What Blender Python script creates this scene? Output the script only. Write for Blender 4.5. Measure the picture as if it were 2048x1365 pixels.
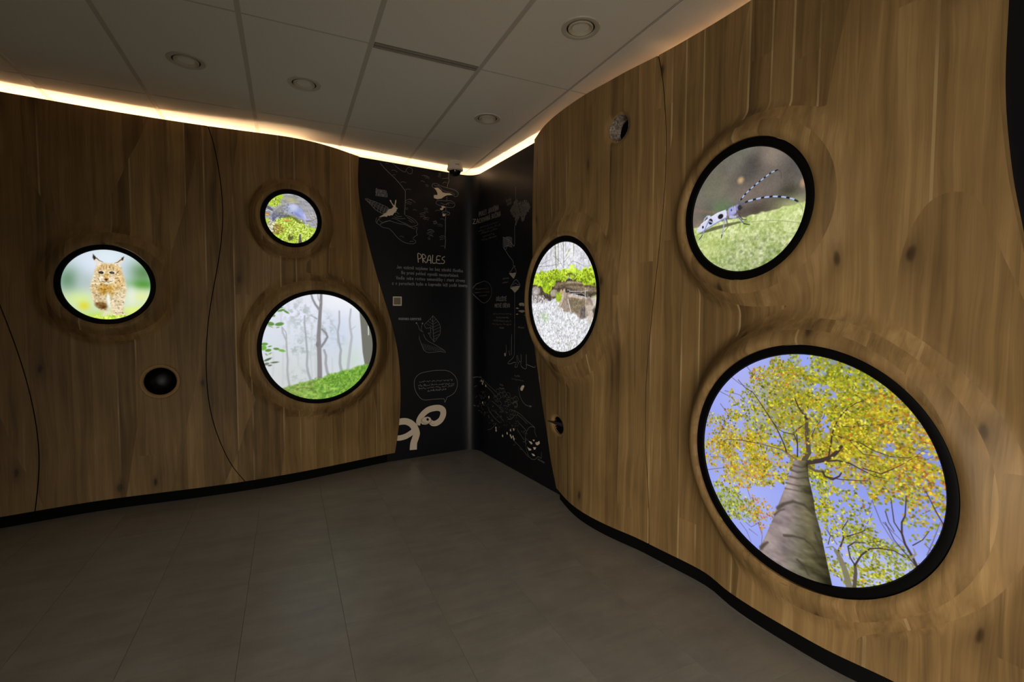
import bpy, bmesh, math, random
import numpy as np
from mathutils import Matrix, Vector

for o in list(bpy.data.objects):
    bpy.data.objects.remove(o)
SC = bpy.context.scene
COL = SC.collection
EYE = 1.33                      # lens height above the floor

# ------------------------------------------------------------------ camera
CAM_RIGHT, CAM_UP, CAM_FWD = (0.906054, -0.423152, 0.003000), (0.020009, 0.049922, 0.998553), (0.422690, 0.904682, -0.053699)
cam = bpy.data.objects.new('camera', bpy.data.cameras.new('camera'))
COL.objects.link(cam)
cam.data.sensor_width = 36.0
cam.data.lens = 960.0 / 2048.0 * 36.0
cam.data.clip_start = 0.02
m = Matrix((CAM_RIGHT, CAM_UP, tuple(-v for v in CAM_FWD))).transposed().to_4x4()
m.translation = (0, 0, EYE)
cam.matrix_world = m
SC.camera = cam

# ------------------------------------------------------------------ world, exposure
w = bpy.data.worlds.new('ambient_fill')
SC.world = w
w.use_nodes = True
w.node_tree.nodes['Background'].inputs[0].default_value = (1.0, 0.955, 0.89, 1)
w.node_tree.nodes['Background'].inputs[1].default_value = 0.2  # dim even world light added as ambient fill
# soft fill lamp added out of view behind the camera, no known source
dl = bpy.data.lights.new('added_fill_light', 'AREA')
dl.shape = 'RECTANGLE'; dl.size = 2.2; dl.size_y = 1.5; dl.energy = 86.0; dl.color = (1.0, 0.92, 0.79)
dl.spread = math.radians(120)
dlo = bpy.data.objects.new('added_fill_light', dl); COL.objects.link(dlo)
dlo.location = (-1.05, -2.35, 0.74)
dlo.rotation_euler = Vector((0.74, 0.64, -0.43)).to_track_quat('-Z', 'Y').to_euler()
SC.view_settings.view_transform = 'Standard'
SC.view_settings.look = 'None'
SC.view_settings.gamma = 1.0
SC.view_settings.exposure = 0.0
SC.view_settings.use_curve_mapping = False
SC.cycles.use_denoising = True
SC.cycles.max_bounces = 5
SC.cycles.diffuse_bounces = 4
SC.cycles.glossy_bounces = 2
SC.cycles.transmission_bounces = 0
SC.cycles.adaptive_threshold = 0.05
SC.cycles.caustics_reflective = False
LED_POWER = 58.0

# ------------------------------------------------------------------ helpers
def s2l(c):
    return tuple((v / 255 / 12.92 if v / 255 <= 0.04045 else ((v / 255 + 0.055) / 1.055) ** 2.4) for v in c)

def link(name, me, mat=None, parent=None):
    o = bpy.data.objects.new(name, me)
    COL.objects.link(o)
    if mat is not None and len(me.materials) == 0:
        me.materials.append(mat)
    if parent is not None:
        o.parent = parent
    return o

def tag(o, label=None, cat=None, group=None, kind=None):
    if label: o['label'] = label
    if cat: o['category'] = cat
    if group: o['group'] = group
    if kind: o['kind'] = kind
    return o

def empty(name, loc):
    o = bpy.data.objects.new(name, None)
    o.empty_display_size = 0.05
    COL.objects.link(o)
    o.location = loc
    return o

def mesh(name, vs, fs, smooth=False, sharp=None):
    me = bpy.data.meshes.new(name)
    me.from_pydata([tuple(map(float, v)) for v in vs], [], fs)
    me.validate()
    if smooth:
        me.polygons.foreach_set('use_smooth', [True] * len(me.polygons))
        if sharp: me.set_sharp_from_angle(angle=math.radians(sharp))
    me.update()
    return me

def box(x0, x1, y0, y1, z0, z1):
    vs = [(x, y, z) for z in (z0, z1) for y in (y0, y1) for x in (x0, x1)]
    fs = [(0, 2, 3, 1), (4, 5, 7, 6), (0, 1, 5, 4), (2, 6, 7, 3), (0, 4, 6, 2), (1, 3, 7, 5)]
    return vs, fs

def bevel_box(name, x0, x1, y0, y1, z0, z1, b):
    bm = bmesh.new()
    vs, fs = box(x0, x1, y0, y1, z0, z1)
    bv = [bm.verts.new(v) for v in vs]
    for f in fs: bm.faces.new([bv[i] for i in f])
    bmesh.ops.bevel(bm, geom=bm.edges[:], offset=b, segments=1, affect='EDGES')
    me = bpy.data.meshes.new(name)
    bm.to_mesh(me); bm.free()
    return me

def lathe(prof, n=48, close=False):
    """profile [(radius, height)] spun round +Z"""
    vs, fs = [], []
    k = len(prof)
    for i in range(n):
        a = 2 * math.pi * i / n
        for r, h in prof:
            vs.append((r * math.cos(a), r * math.sin(a), h))
    for i in range(n):
        j = (i + 1) % n
        for q in range(k - 1 + (1 if close else 0)):
            q2 = (q + 1) % k
            fs.append((i * k + q, j * k + q, j * k + q2, i * k + q2))
    return vs, fs

def sweep(path, prof, closed_prof=True):
    """plan path [(x, y)] with a cross-section [(outward, z)]; outward = right-hand normal of the path"""
    vs, fs = [], []
    P = [Vector((p[0], p[1])) for p in path]
    k = len(prof)
    for i, p in enumerate(P):
        a = P[max(i - 1, 0)]; b = P[min(i + 1, len(P) - 1)]
        t = (b - a).normalized()
        n = Vector((t.y, -t.x))
        for d, z in prof:
            vs.append((p.x + n.x * d, p.y + n.y * d, z))
    for i in range(len(P) - 1):
        for q in range(k if closed_prof else k - 1):
            q2 = (q + 1) % k
            fs.append((i * k + q, (i + 1) * k + q, (i + 1) * k + q2, i * k + q2))
    if closed_prof:
        fs.append(tuple(range(k)))
        fs.append(tuple((len(P) - 1) * k + q for q in reversed(range(k))))
    return vs, fs

def spline(xs, ys):
    xs = np.array(xs, float); ys = np.array(ys, float); n = len(xs); h = np.diff(xs)
    A = np.eye(n); r = np.zeros(n)
    for i in range(1, n - 1):
        A[i, i - 1] = h[i - 1]; A[i, i] = 2 * (h[i - 1] + h[i]); A[i, i + 1] = h[i]
        r[i] = 6 * ((ys[i + 1] - ys[i]) / h[i] - (ys[i] - ys[i - 1]) / h[i - 1])
    M = np.linalg.solve(A, r)
    def f(x):
        x = np.clip(np.asarray(x, float), xs[0], xs[-1])
        i = np.clip(np.searchsorted(xs, x) - 1, 0, n - 2)
        a = xs[i + 1] - x; b = x - xs[i]; hh = h[i]
        return M[i] * a**3 / (6 * hh) + M[i + 1] * b**3 / (6 * hh) + (ys[i] / hh - M[i] * hh / 6) * a + (ys[i + 1] / hh - M[i + 1] * hh / 6) * b
    return f

def sstep(a, b, x):
    t = np.clip((x - a) / (b - a), 0, 1)
    return t * t * (3 - 2 * t)

# ------------------------------------------------------------------ materials
class NT:
    def __init__(s, name):
        s.m = bpy.data.materials.new(name); s.m.use_nodes = True
        s.t = s.m.node_tree; s.n = s.t.nodes; s.l = s.t.links
        s.b = s.n['Principled BSDF']
    def add(s, kind, **kw):
        n = s.n.new(kind)
        for k, v in kw.items(): setattr(n, k, v)
        return n
    def put(s, sock, v):
        if hasattr(v, 'is_linked') or isinstance(v, bpy.types.NodeSocket): s.l.new(v, sock)
        else: sock.default_value = v
    def math(s, op, a, b=0.0, c=0.0):
        n = s.add('ShaderNodeMath', operation=op)
        for i, v in enumerate((a, b, c)): s.put(n.inputs[i], v)
        return n.outputs[0]
    def vec(s, x, y, z):
        n = s.add('ShaderNodeCombineXYZ')
        for i, v in enumerate((x, y, z)): s.put(n.inputs[i], v)
        return n.outputs[0]
    def noise(s, v, scale, detail=3.0, rough=0.5, dist=0.0):
        n = s.add('ShaderNodeTexNoise')
        s.put(n.inputs['Vector'], v); n.inputs['Scale'].default_value = scale
        n.inputs['Detail'].default_value = detail; n.inputs['Roughness'].default_value = rough
        n.inputs['Distortion'].default_value = dist
        return n.outputs['Fac']
    def white(s, v):
        n = s.add('ShaderNodeTexWhiteNoise', noise_dimensions='3D'); s.put(n.inputs['Vector'], v)
        return n.outputs['Value']
    def ramp(s, f, stops):
        n = s.add('ShaderNodeValToRGB'); s.put(n.inputs[0], f)
        e = n.color_ramp.elements
        while len(e) > 1: e.remove(e[0])
        e[0].position = stops[0][0]; e[0].color = (*stops[0][1], 1)
        for p, c in stops[1:]:
            q = e.new(p); q.color = (*c, 1)
        return n.outputs[0]
    def mix(s, f, a, b, mode='MIX'):
        n = s.add('ShaderNodeMix', data_type='RGBA', blend_type=mode)
        s.put(n.inputs[0], f); s.put(n.inputs[6], a); s.put(n.inputs[7], b)
        return n.outputs[2]
    def bump(s, h, strength, dist=0.01):
        n = s.add('ShaderNodeBump'); n.inputs['Strength'].default_value = strength
        n.inputs['Distance'].default_value = dist
        s.put(n.inputs['Height'], h); s.l.new(n.outputs[0], s.b.inputs['Normal'])

def plain(name, rgb, rough=0.6, metal=0.0, spec=0.5, speck=0.0, scale=60.0):
    k = NT(name)
    c = s2l(rgb)
    if speck:
        tc = k.add('ShaderNodeTexCoord')
        f = k.noise(tc.outputs['Object'], scale, 4)
        col = k.ramp(f, [(0.3, tuple(v * (1 - speck) for v in c)), (0.7, tuple(min(1, v * (1 + speck)) for v in c))])
        k.l.new(col, k.b.inputs['Base Color'])
    else:
        k.b.inputs['Base Color'].default_value = (*c, 1)
    k.b.inputs['Roughness'].default_value = rough
    k.b.inputs['Metallic'].default_value = metal
    k.b.inputs['Specular IOR Level'].default_value = spec
    return k.m

def glow(name, rgb, strength):
    k = NT(name)
    k.b.inputs['Base Color'].default_value = (0, 0, 0, 1)
    k.b.inputs['Emission Color'].default_value = (*rgb, 1)
    k.b.inputs['Emission Strength'].default_value = strength
    return k.m

def wood_material():
    # glued-up oak block, milled: staves side by side, laid in layers one behind another
    k = NT('milled_oak')
    at = k.add('ShaderNodeAttribute', attribute_name='grain')
    sp = k.add('ShaderNodeSeparateXYZ'); k.l.new(at.outputs['Vector'], sp.inputs[0])
    u, z, d = sp.outputs
    warp = k.noise(k.vec(k.math('MULTIPLY', u, 1.2), k.math('MULTIPLY', z, 0.9), 0.0), 1.0, 2)
    dl = k.math('ADD', d, k.math('MULTIPLY', warp, 0.012))
    layer = k.math('FLOOR', k.math('DIVIDE', dl, 0.032))
    lr = k.white(k.vec(layer, 3.7, 1.1))
    us = k.math('ADD', u, k.math('MULTIPLY', lr, 0.9))
    us = k.math('ADD', us, k.math('MULTIPLY', k.noise(k.vec(k.math('MULTIPLY', u, 2.0), 0.0, 0.0), 1.0, 2), 0.12))
    stave = k.math('FLOOR', k.math('DIVIDE', us, 0.105))
    sr = k.white(k.vec(stave, layer, 0.5))
    brd = k.math('FLOOR', k.math('DIVIDE', k.math('ADD', z, k.math('MULTIPLY', sr, 9.0)), 4.5))
    tone = k.white(k.vec(stave, layer, brd))
    off = k.math('MULTIPLY', tone, 37.0)
    # broad figure along the stave, then fine pores
    bend = k.noise(k.vec(k.math('MULTIPLY', u, 5.0), k.math('MULTIPLY', z, 1.5), off), 1.0, 2)
    uu = k.math('ADD', u, k.math('MULTIPLY', bend, 0.07))
    fig = k.noise(k.vec(k.math('MULTIPLY', uu, 30.0), k.math('MULTIPLY', z, 0.8), k.math('ADD', off, k.math('MULTIPLY', d, 22.0))), 1.0, 4, 0.55, 0.7)
    wide = k.noise(k.vec(k.math('MULTIPLY', uu, 9.0), k.math('MULTIPLY', z, 0.55), k.math('MULTIPLY', d, 9.0)), 1.0, 3, 0.5, 0.4)
    pore = k.noise(k.vec(k.math('MULTIPLY', uu, 170.0), k.math('MULTIPLY', z, 4.0), off), 1.0, 2, 0.6)
    blot = k.noise(k.vec(k.math('MULTIPLY', u, 3.4), k.math('MULTIPLY', z, 1.9), k.math('MULTIPLY', d, 3.0)), 1.0, 3, 0.55)
    v = k.math('ADD', k.math('MULTIPLY', tone, 0.15), k.math('MULTIPLY', fig, 0.40))
    v = k.math('ADD', v, k.math('MULTIPLY', wide, 0.30))
    v = k.math('ADD', v, k.math('MULTIPLY', pore, 0.12))
    v = k.math('ADD', v, k.math('MULTIPLY', blot, 0.26))
    col = k.ramp(v, [(0.40, s2l((82, 63, 39))), (0.55, s2l((127, 100, 62))), (0.68, s2l((153, 122, 78))), (0.86, s2l((190, 157, 105)))])
    # pale sapwood edge on some staves
    fr = k.math('FRACT', k.math('DIVIDE', us, 0.105))
    edge = k.math('MULTIPLY', k.math('LESS_THAN', fr, 0.085), k.math('GREATER_THAN', sr, 0.72))
    fade = k.noise(k.vec(off, k.math('MULTIPLY', z, 1.6), 0.0), 1.0, 2)
    col = k.mix(k.math('MULTIPLY', edge, k.ramp(fade, [(0.40, (0, 0, 0)), (0.60, (0.8,) * 3)])), col, (*s2l((196, 168, 122)), 1))
    # knots with a drawn-out dark halo
    vo = k.add('ShaderNodeTexVoronoi', voronoi_dimensions='2D'); vo.inputs['Scale'].default_value = 1.0
    k.l.new(k.vec(k.math('ADD', k.math('MULTIPLY', k.math('ADD', u, k.math('MULTIPLY', blot, 0.12)), 3.4), k.math('MULTIPLY', layer, 7.3)), k.math('MULTIPLY', z, 1.5), 0.0), vo.inputs['Vector'])
    kd = vo.outputs['Distance']
    halo = k.ramp(kd, [(0.0, (1, 1, 1)), (0.026, (0.92,) * 3), (0.05, (0.42,) * 3), (0.11, (0.16,) * 3), (0.22, (0, 0, 0))])
    pick = k.math('GREATER_THAN', k.white(vo.outputs['Position']), 0.58)
    kn = k.math('MULTIPLY', k.math('MULTIPLY', halo, pick), k.math('ADD', 0.35, k.math('MULTIPLY', fig, 0.9)))
    col = k.mix(kn, col, (*s2l((42, 27, 17)), 1))
    k.l.new(col, k.b.inputs['Base Color'])
    k.b.inputs['Roughness'].default_value = 0.55
    k.b.inputs['Specular IOR Level'].default_value = 0.3
    return k.m

def floor_material():
    k = NT('grey_brown_vinyl_tile')
    tc = k.add('ShaderNodeTexCoord'); inf = k.add('ShaderNodeObjectInfo')
    sp = k.add('ShaderNodeSeparateXYZ'); k.l.new(tc.outputs['Object'], sp.inputs[0])
    x, y, z = sp.outputs
    ofs = k.math('MULTIPLY', inf.outputs['Random'], 60.0)
    streak = k.noise(k.vec(k.math('MULTIPLY', x, 2.6), k.math('MULTIPLY', y, 13.0), ofs), 1.0, 5, 0.6, 0.4)
    cloud = k.noise(k.vec(x, y, ofs), 5.5, 4, 0.55)
    fine = k.noise(k.vec(x, y, ofs), 160.0, 2, 0.5)
    v = k.math('ADD', k.math('MULTIPLY', streak, 0.42), k.math('MULTIPLY', cloud, 0.46))
    v = k.math('ADD', v, k.math('MULTIPLY', fine, 0.12))
    v = k.math('ADD', v, k.math('MULTIPLY', k.math('SUBTRACT', inf.outputs['Random'], 0.5), 0.06))
    col = k.ramp(v, [(0.24, s2l((134, 130, 123))), (0.54, s2l((160, 155, 147))), (0.82, s2l((178, 173, 165)))])
    k.l.new(col, k.b.inputs['Base Color'])
    k.put(k.b.inputs['Roughness'], k.math('ADD', 0.26, k.math('MULTIPLY', cloud, 0.2)))
    k.b.inputs['Specular IOR Level'].default_value = 0.35
    return k.m

M_WOOD = wood_material()
M_FLOOR = floor_material()
M_JOINT = plain('floor_joint', (108, 103, 97), 0.9)
M_TILE = plain('ceiling_tile_board', (232, 227, 217), 0.9, speck=0.06, scale=220)
M_BAR = plain('ceiling_grid_metal', (196, 189, 178), 0.55)
M_WHITE = plain('white_wall_paint', (226, 222, 214), 0.85)
M_BLACK = plain('black_printed_laminate', (13, 14, 21), 0.42, spec=0.35)
M_PLINTH = plain('black_plinth', (9, 9, 9), 0.8, spec=0.1)
M_DARKWALL = plain('dark_side_wall', (30, 28, 26), 0.8)
M_RIM = plain('black_screen_rim', (4, 4, 5), 0.6, spec=0.12)
M_LINER = plain('black_hole_liner', (4, 4, 5), 0.35, spec=0.2)
M_FIX = plain('fixture_white', (198, 190, 176), 0.5)
M_GAP = plain('fixture_dark_gap', (22, 20, 18), 0.8)
M_LENS = plain('fixture_frosted_lens', (206, 194, 172), 0.35)
M_CAMW = plain('camera_white_plastic', (214, 206, 192), 0.45)
M_DOME = plain('smoked_dome', (6, 6, 8), 0.08, spec=0.7)
M_SLOT = plain('diffuser_grey', (120, 114, 106), 0.6)
M_PRINT = plain('cream_print', (238, 220, 198), 0.7)
M_LINE = plain('pale_line_print', (164, 162, 164), 0.7)
M_LED = glow('warm_led', (1.0, 0.66, 0.38), LED_POWER)

# ------------------------------------------------------------------ plan of the two walls (metres)
ZT, ZB, ZC = 2.673, 0.08, 2.7335          # panel top, panel bottom, ceiling
LTf = spline([-3.4,-2.6,-1.548,-1.074,-.488,-.18,.109,.32,.49,.577,.75,.95],[3.93,3.95,4.012,4.068,4.093,4.082,4.085,4.155,4.257,4.31,4.335,4.36])
LBf = spline([-3.4,-2.6,-1.627,-1.24,-.747,-.314,.157,.55,.854,1.0],[3.86,3.88,3.948,4.018,4.031,4.047,4.133,4.25,4.335,4.36])
RTf = spline([-1.2,0.2,.6,.9,1.2,1.496,1.756,1.877,1.998,2.205,2.338,2.481,2.66,2.88,3.155,3.321,3.5],[1.90,1.88,1.852,1.825,1.818,1.815,1.795,1.78,1.761,1.716,1.696,1.673,1.66,1.66,1.696,1.736,1.76])
RBf = spline([-1.2,0.2,.6,.886,1.047,1.209,1.408,1.538,1.633,1.763,1.866,1.978,2.1,2.217,2.349,2.514,2.701,2.876,2.993,3.2],[1.90,1.88,1.87,1.854,1.811,1.792,1.783,1.795,1.815,1.809,1.792,1.773,1.753,1.721,1.692,1.674,1.685,1.721,1.745,1.762])
def YB(x): return 4.325 + (np.asarray(x) - .577) * .118      # black graphic wall, far run
def XB(y): return 1.693 + (4.25 - np.asarray(y)) * .088      # black graphic wall, right run

SCREENS = {
    'lynx': dict(side='L', centre=(-1.0707, 4.0010, 1.5236), turn=4.39, lean=3.49, radius=0.2289, outer=0.2582),
    'slug': dict(side='L', centre=(0.0458, 4.0342, 2.0549), turn=12.92, lean=1.27, radius=0.1840, outer=0.2131),
    'fog': dict(side='L', centre=(0.2331, 4.0835, 1.0744), turn=9.17, lean=-0.33, radius=0.4166, outer=0.4451),
    'log': dict(side='R', centre=(1.6258, 2.7233, 1.4487), turn=-5.16, lean=0.44, radius=0.3576, outer=0.3926),
    'beetle': dict(side='R', centre=(1.7554, 1.4509, 1.7762), turn=-5.99, lean=-0.81, radius=0.2547, outer=0.2897),
    'tree': dict(side='R', centre=(1.7597, 1.1634, 0.7584), turn=-6.40, lean=-0.87, radius=0.4274, outer=0.4603),
}
for q in SCREENS.values():
    a, b = math.radians(q['turn']), math.radians(q['lean'])
    if q['side'] == 'L': n = Vector((math.sin(a) * math.cos(b), -math.cos(a) * math.cos(b), math.sin(b)))
    else: n = Vector((-math.cos(a) * math.cos(b), math.sin(a) * math.cos(b), math.sin(b)))
    q['n'] = n
    q['ex'] = Vector((0, 0, 1)).cross(n).normalized()
    q['ey'] = n.cross(q['ex'])
    q['C'] = Vector(q['centre'])
    q['ca'], q['cb'] = math.cos(a), math.cos(b)
    q['fall'] = 0.14
SCREENS['log']['fall'] = 0.20
SCREENS['slug']['fall'] = 0.10
# small round holes: side, along-wall, height, radius, stretch along the wall
HOLES = {'dark': ('L', -0.815, 0.860, 0.096, 1.0), 'peg': ('R', 2.925, 0.549, 0.058, 1.7), 'sample': ('R', 2.262, 2.389, 0.071, 1.0)}

def panel_depth(side, U, Z):
    t = np.clip((Z - ZB) / (ZT - ZB), 0, 1)
    base = (LTf(U) * t + LBf(U) * (1 - t)) if side == 'L' else (RTf(U) * t + RBf(U) * (1 - t))
    for q in SCREENS.values():
        if q['side'] != side: continue
        C, n = q['C'], q['n']
        if side == 'L':
            du = U - C.x; pl = C.y - (n.x * du + n.z * (Z - C.z)) / n.y
        else:
            du = U - C.y; pl = C.x - (n.y * du + n.z * (Z - C.z)) / n.x
        rho = np.hypot(du / q['ca'], (Z - C.z) / q['cb'])
        r0 = q['outer'] + 0.018
        wgt = 1 - sstep(r0, r0 + q['fall'], rho)
        lip = 0.020 - 0.010 * (1 - sstep(q['outer'], q['outer'] + 0.02, rho))   # rounded lip
        base = base * (1 - wgt) + (pl - lip) * wgt
    for sd, hu, hz, hr, st in HOLES.values():
        if sd != side: continue
        rho = np.hypot((U - hu) / st, Z - hz)
        base = base + 0.016 * (1 - sstep(hr, hr + 0.028, rho))
    return base

def to_world(side, u, d, z):
    return (u, d, z) if side == 'L' else (d, u, z)

def wood_panel(name, side, ca, cb, label, cell=0.0125):
    """milled panel between two edge curves ca(z), cb(z) along the wall"""
    nz = int(round((ZT - ZB) / cell))
    zs = np.linspace(ZB, ZT, nz + 1)
    A, B = ca(zs), cb(zs)
    nu = max(4, int(round(np.max(np.abs(B - A)) / cell)))
    s = np.linspace(0, 1, nu + 1)
    U = A[:, None] * (1 - s) + B[:, None] * s
    Z = np.repeat(zs[:, None], nu + 1, axis=1)
    circ = []
    for q in SCREENS.values():
        if q['side'] == side:
            c = q['C']; circ.append((c.x if side == 'L' else c.y, c.z, q['outer'] + 0.004, q['ca'], q['cb']))
    for sd, hu, hz, hr, st in HOLES.values():
        if sd == side: circ.append((hu, hz, hr, st, 1.0))
    fid = np.ones((nz, nu), bool)
    Uc = (U[:-1, :-1] + U[1:, 1:] + U[1:, :-1] + U[:-1, 1:]) / 4
    Zc = (Z[:-1, :-1] + Z[1:, 1:]) / 2
    for cu, cz, R, sx, sz in circ:
        gone = np.hypot((Uc - cu) / sx, (Zc - cz) / sz) < R
        if not gone.any(): continue
        fid &= ~gone
        touch = np.zeros((nz + 1, nu + 1), bool); keep = touch.copy()
        for a in (0, 1):
            for b in (0, 1):
                touch[a:nz + a, b:nu + b] |= gone
                keep[a:nz + a, b:nu + b] |= ~gone
        rim = touch & keep
        du, dz = (U - cu) / sx, (Z - cz) / sz
        rho = np.hypot(du, dz) + 1e-9
        U = np.where(rim, cu + du / rho * R * sx, U)
        Z = np.where(rim, cz + dz / rho * R * sz, Z)
    D = panel_depth(side, U, Z)
    idx = np.arange((nz + 1) * (nu + 1)).reshape(nz + 1, nu + 1)
    quads = np.stack([idx[:-1, :-1], idx[:-1, 1:], idx[1:, 1:], idx[1:, :-1]], -1)[fid]
    P = np.stack([U, D, Z], -1).reshape(-1, 3) if side == 'L' else np.stack([D, U, Z], -1).reshape(-1, 3)
    p0, p1, p3 = P[quads[0][0]], P[quads[0][1]], P[quads[0][3]]
    room = np.array([0, -1, 0]) if side == 'L' else np.array([-1, 0, 0])
    if np.dot(np.cross(p1 - p0, p3 - p0), room) < 0: quads = quads[:, ::-1]
    e = np.stack([quads, np.roll(quads, -1, axis=1)], -1).reshape(-1, 2)
    key = np.sort(e, axis=1)
    code = key[:, 0].astype(np.int64) * len(P) + key[:, 1]
    _, inv, cnt = np.unique(code, return_inverse=True, return_counts=True)
    be = e[cnt[inv] == 1]
    bv = np.unique(be)
    back = {int(v): len(P) + i for i, v in enumerate(bv)}
    PB = P[bv] - room * 0.045
    if side == 'R':                      # the block reaches back over the light slot
        top = P[bv][:, 2] > ZT - 1e-4
        PB[top, 0] = np.maximum(PB[top, 0], XB(P[bv][top, 1]) + 0.036)
    G = np.stack([U.ravel(), Z.ravel(), (D - .118 * U).ravel() if side == 'L' else (D + .088 * U).ravel()], -1)
    GB = G[bv] + np.stack([np.zeros(len(bv)), np.zeros(len(bv)), np.abs(PB - P[bv]).max(1)], -1)
    faces = quads.tolist() + [(int(b), int(a), back[int(a)], back[int(b)]) for a, b in be]
    allP = np.concatenate([P, PB]); allG = np.concatenate([G, GB])
    used = np.unique(np.concatenate([np.array(f) for f in (quads.ravel(), np.arange(len(P), len(allP)))]))
    remap = -np.ones(len(allP), int); remap[used] = np.arange(len(used))
    faces = [tuple(int(remap[i]) for i in f) for f in faces]
    me = bpy.data.meshes.new(name)
    me.from_pydata(allP[used].tolist(), [], faces)
    at = me.attributes.new('grain', 'FLOAT_VECTOR', 'POINT')
    at.data.foreach_set('vector', allG[used].astype(np.float32).ravel())
    me.polygons.foreach_set('use_smooth', [True] * len(me.polygons))
    me.set_sharp_from_angle(angle=math.radians(52))
    me.update()
    o = link(name, me, M_WOOD)
    return tag(o, label, 'wall panel', 'milled oak wall panels')

# ------------------------------------------------------------------ floor: staggered tiles 0.4 x 0.8
X0, X1, Y0, Y1 = -3.4, 1.98, -2.2, 4.75
vs, fs = box(X0, X1 + 0.5, Y0, Y1, -0.05, -0.0045)
floor = tag(link('floor', mesh('floor', vs, fs), M_JOINT), kind='structure')
cache = {}
g = 0.0005
for c in range(-9, 6):
    xa, xb = max(-0.2 + 0.4 * c, X0), min(0.2 + 0.4 * c, X1 + .4)
    if xb - xa < 0.05: continue
    yo = 1.12 if c % 2 == 0 else 1.31
    r = -6
    while yo + 0.8 * r < Y1:
        ya, yb = max(yo + 0.8 * r, Y0), min(yo + 0.8 * (r + 1), Y1)
        r += 1
        if yb - ya < 0.04: continue
        key = (round(xb - xa, 3), round(yb - ya, 3))
        if key not in cache:
            hx, hy = (xb - xa) / 2 - g, (yb - ya) / 2 - g
            cache[key] = bevel_box('floor_tile', -hx, hx, -hy, hy, -0.0045, 0.0, 0.0003)
        t = link('floor_tile', cache[key], M_FLOOR, floor)
        t.location = ((xa + xb) / 2, (ya + yb) / 2, 0)

# ------------------------------------------------------------------ ceiling: lay-in tiles 0.6 x 1.2 on a grid
vs, fs = box(X0, 2.35, Y0, 4.9, ZC + 0.02, ZC + 0.08)
ceiling = tag(link('ceiling', mesh('ceiling', vs, fs), M_WHITE), kind='structure')
xs = [X0] + [-0.18 + 0.6 * k for k in range(-5, 4)] + [2.35]
ys = [Y0] + [2.635 + 1.2 * k for k in range(-4, 2)] + [4.9]
ys = [v for i, v in enumerate(ys) if i == 0 or v > Y0 + 0.05]
cache = {}
for i in range(len(xs) - 1):
    for j in range(len(ys) - 1):
        a, b, c, d = xs[i], xs[i + 1], ys[j], ys[j + 1]
        key = (round(b - a, 3), round(d - c, 3))
        if key not in cache:
            hx, hy = (b - a) / 2 - 0.008, (d - c) / 2 - 0.0035
            cache[key] = bevel_box('ceiling_tile', -hx, hx, -hy, hy, 0.0, 0.018, 0.002)
        t = link('ceiling_tile', cache[key], M_TILE, ceiling)
        t.location = ((a + b) / 2, (c + d) / 2, ZC)
for k, x in enumerate(xs[1:-1]):
    h = 0.012 if k < len(xs) - 3 else 0.004
    vs, fs = box(x - h, x + h, Y0, 4.9, ZC - 0.0015, ZC + 0.004)
    link('grid_bar', mesh('grid_bar', vs, fs), M_BAR, ceiling)
for y in ys[1:-1]:
    for i in range(len(xs) - 1):
        vs, fs = box(xs[i] + 0.0125, xs[i + 1] - 0.0125, y - 0.004, y + 0.004, ZC - 0.0008, ZC + 0.004)
        link('grid_bar', mesh('grid_bar', vs, fs), M_BAR, ceiling)

# ------------------------------------------------------------------ structural walls behind the panels
OFF = 0.135
xl = np.linspace(X0, 1.86, 12)
path = [(float(x), float(YB(x)) + OFF) for x in xl]
vs, fs = sweep(path, [(0, 0), (0, ZC + 0.03), (-0.08, ZC + 0.03), (-0.08, 0)])
tag(link('wall_left', mesh('wall_left', vs, fs), M_WHITE), kind='structure')
path = [(float(XB(y)) + OFF + (0.02 if y < 1 else 0), float(y)) for y in np.linspace(4.62, 1.0, 8)] + [(2.13, 0.4), (2.13, Y0)]
vs, fs = sweep(path, [(0, 0), (0, ZC + 0.03), (-0.08, ZC + 0.03), (-0.08, 0)])
tag(link('wall_right', mesh('wall_right', vs, fs), M_WHITE), kind='structure')
vs, fs = box(X0 - 0.1, X0, Y0 - 0.1, 4.0, 0, ZC + 0.03)
tag(link('wall_side', mesh('wall_side', vs, fs), M_DARKWALL), kind='structure')
vs, fs = [], []
for a, b, c, d in ((X0, -2.15, 0, ZC + 0.03), (-2.15, 0.55, 1.9, ZC + 0.03), (0.55, 2.2, 0, ZC + 0.03)):     # unseen wall; its opening is invented to let the fill lamp in
    v_, f_ = box(a, b, Y0 - 0.1, Y0, c, d); fs += [tuple(i + len(vs) for i in f) for f in f_]; vs += v_
tag(link('wall_back', mesh('wall_back', vs, fs), M_DARKWALL), kind='structure')

# ------------------------------------------------------------------ plinths under the wood
def plinth(name, pts):
    vs, fs = sweep(pts, [(0, 0), (0, ZB + 0.02), (-0.02, ZB + 0.02), (-0.02, 0)])
    return tag(link(name, mesh(name, vs, fs), M_PLINTH), kind='structure')
plinth('baseboard_left', [(float(x), float(LBf(x)) + 0.03) for x in np.linspace(X0, 0.84, 60)])
plinth('baseboard_right', [(float(RBf(y)) + 0.025, float(y)) for y in np.linspace(2.94, -0.3, 60)])

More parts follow.
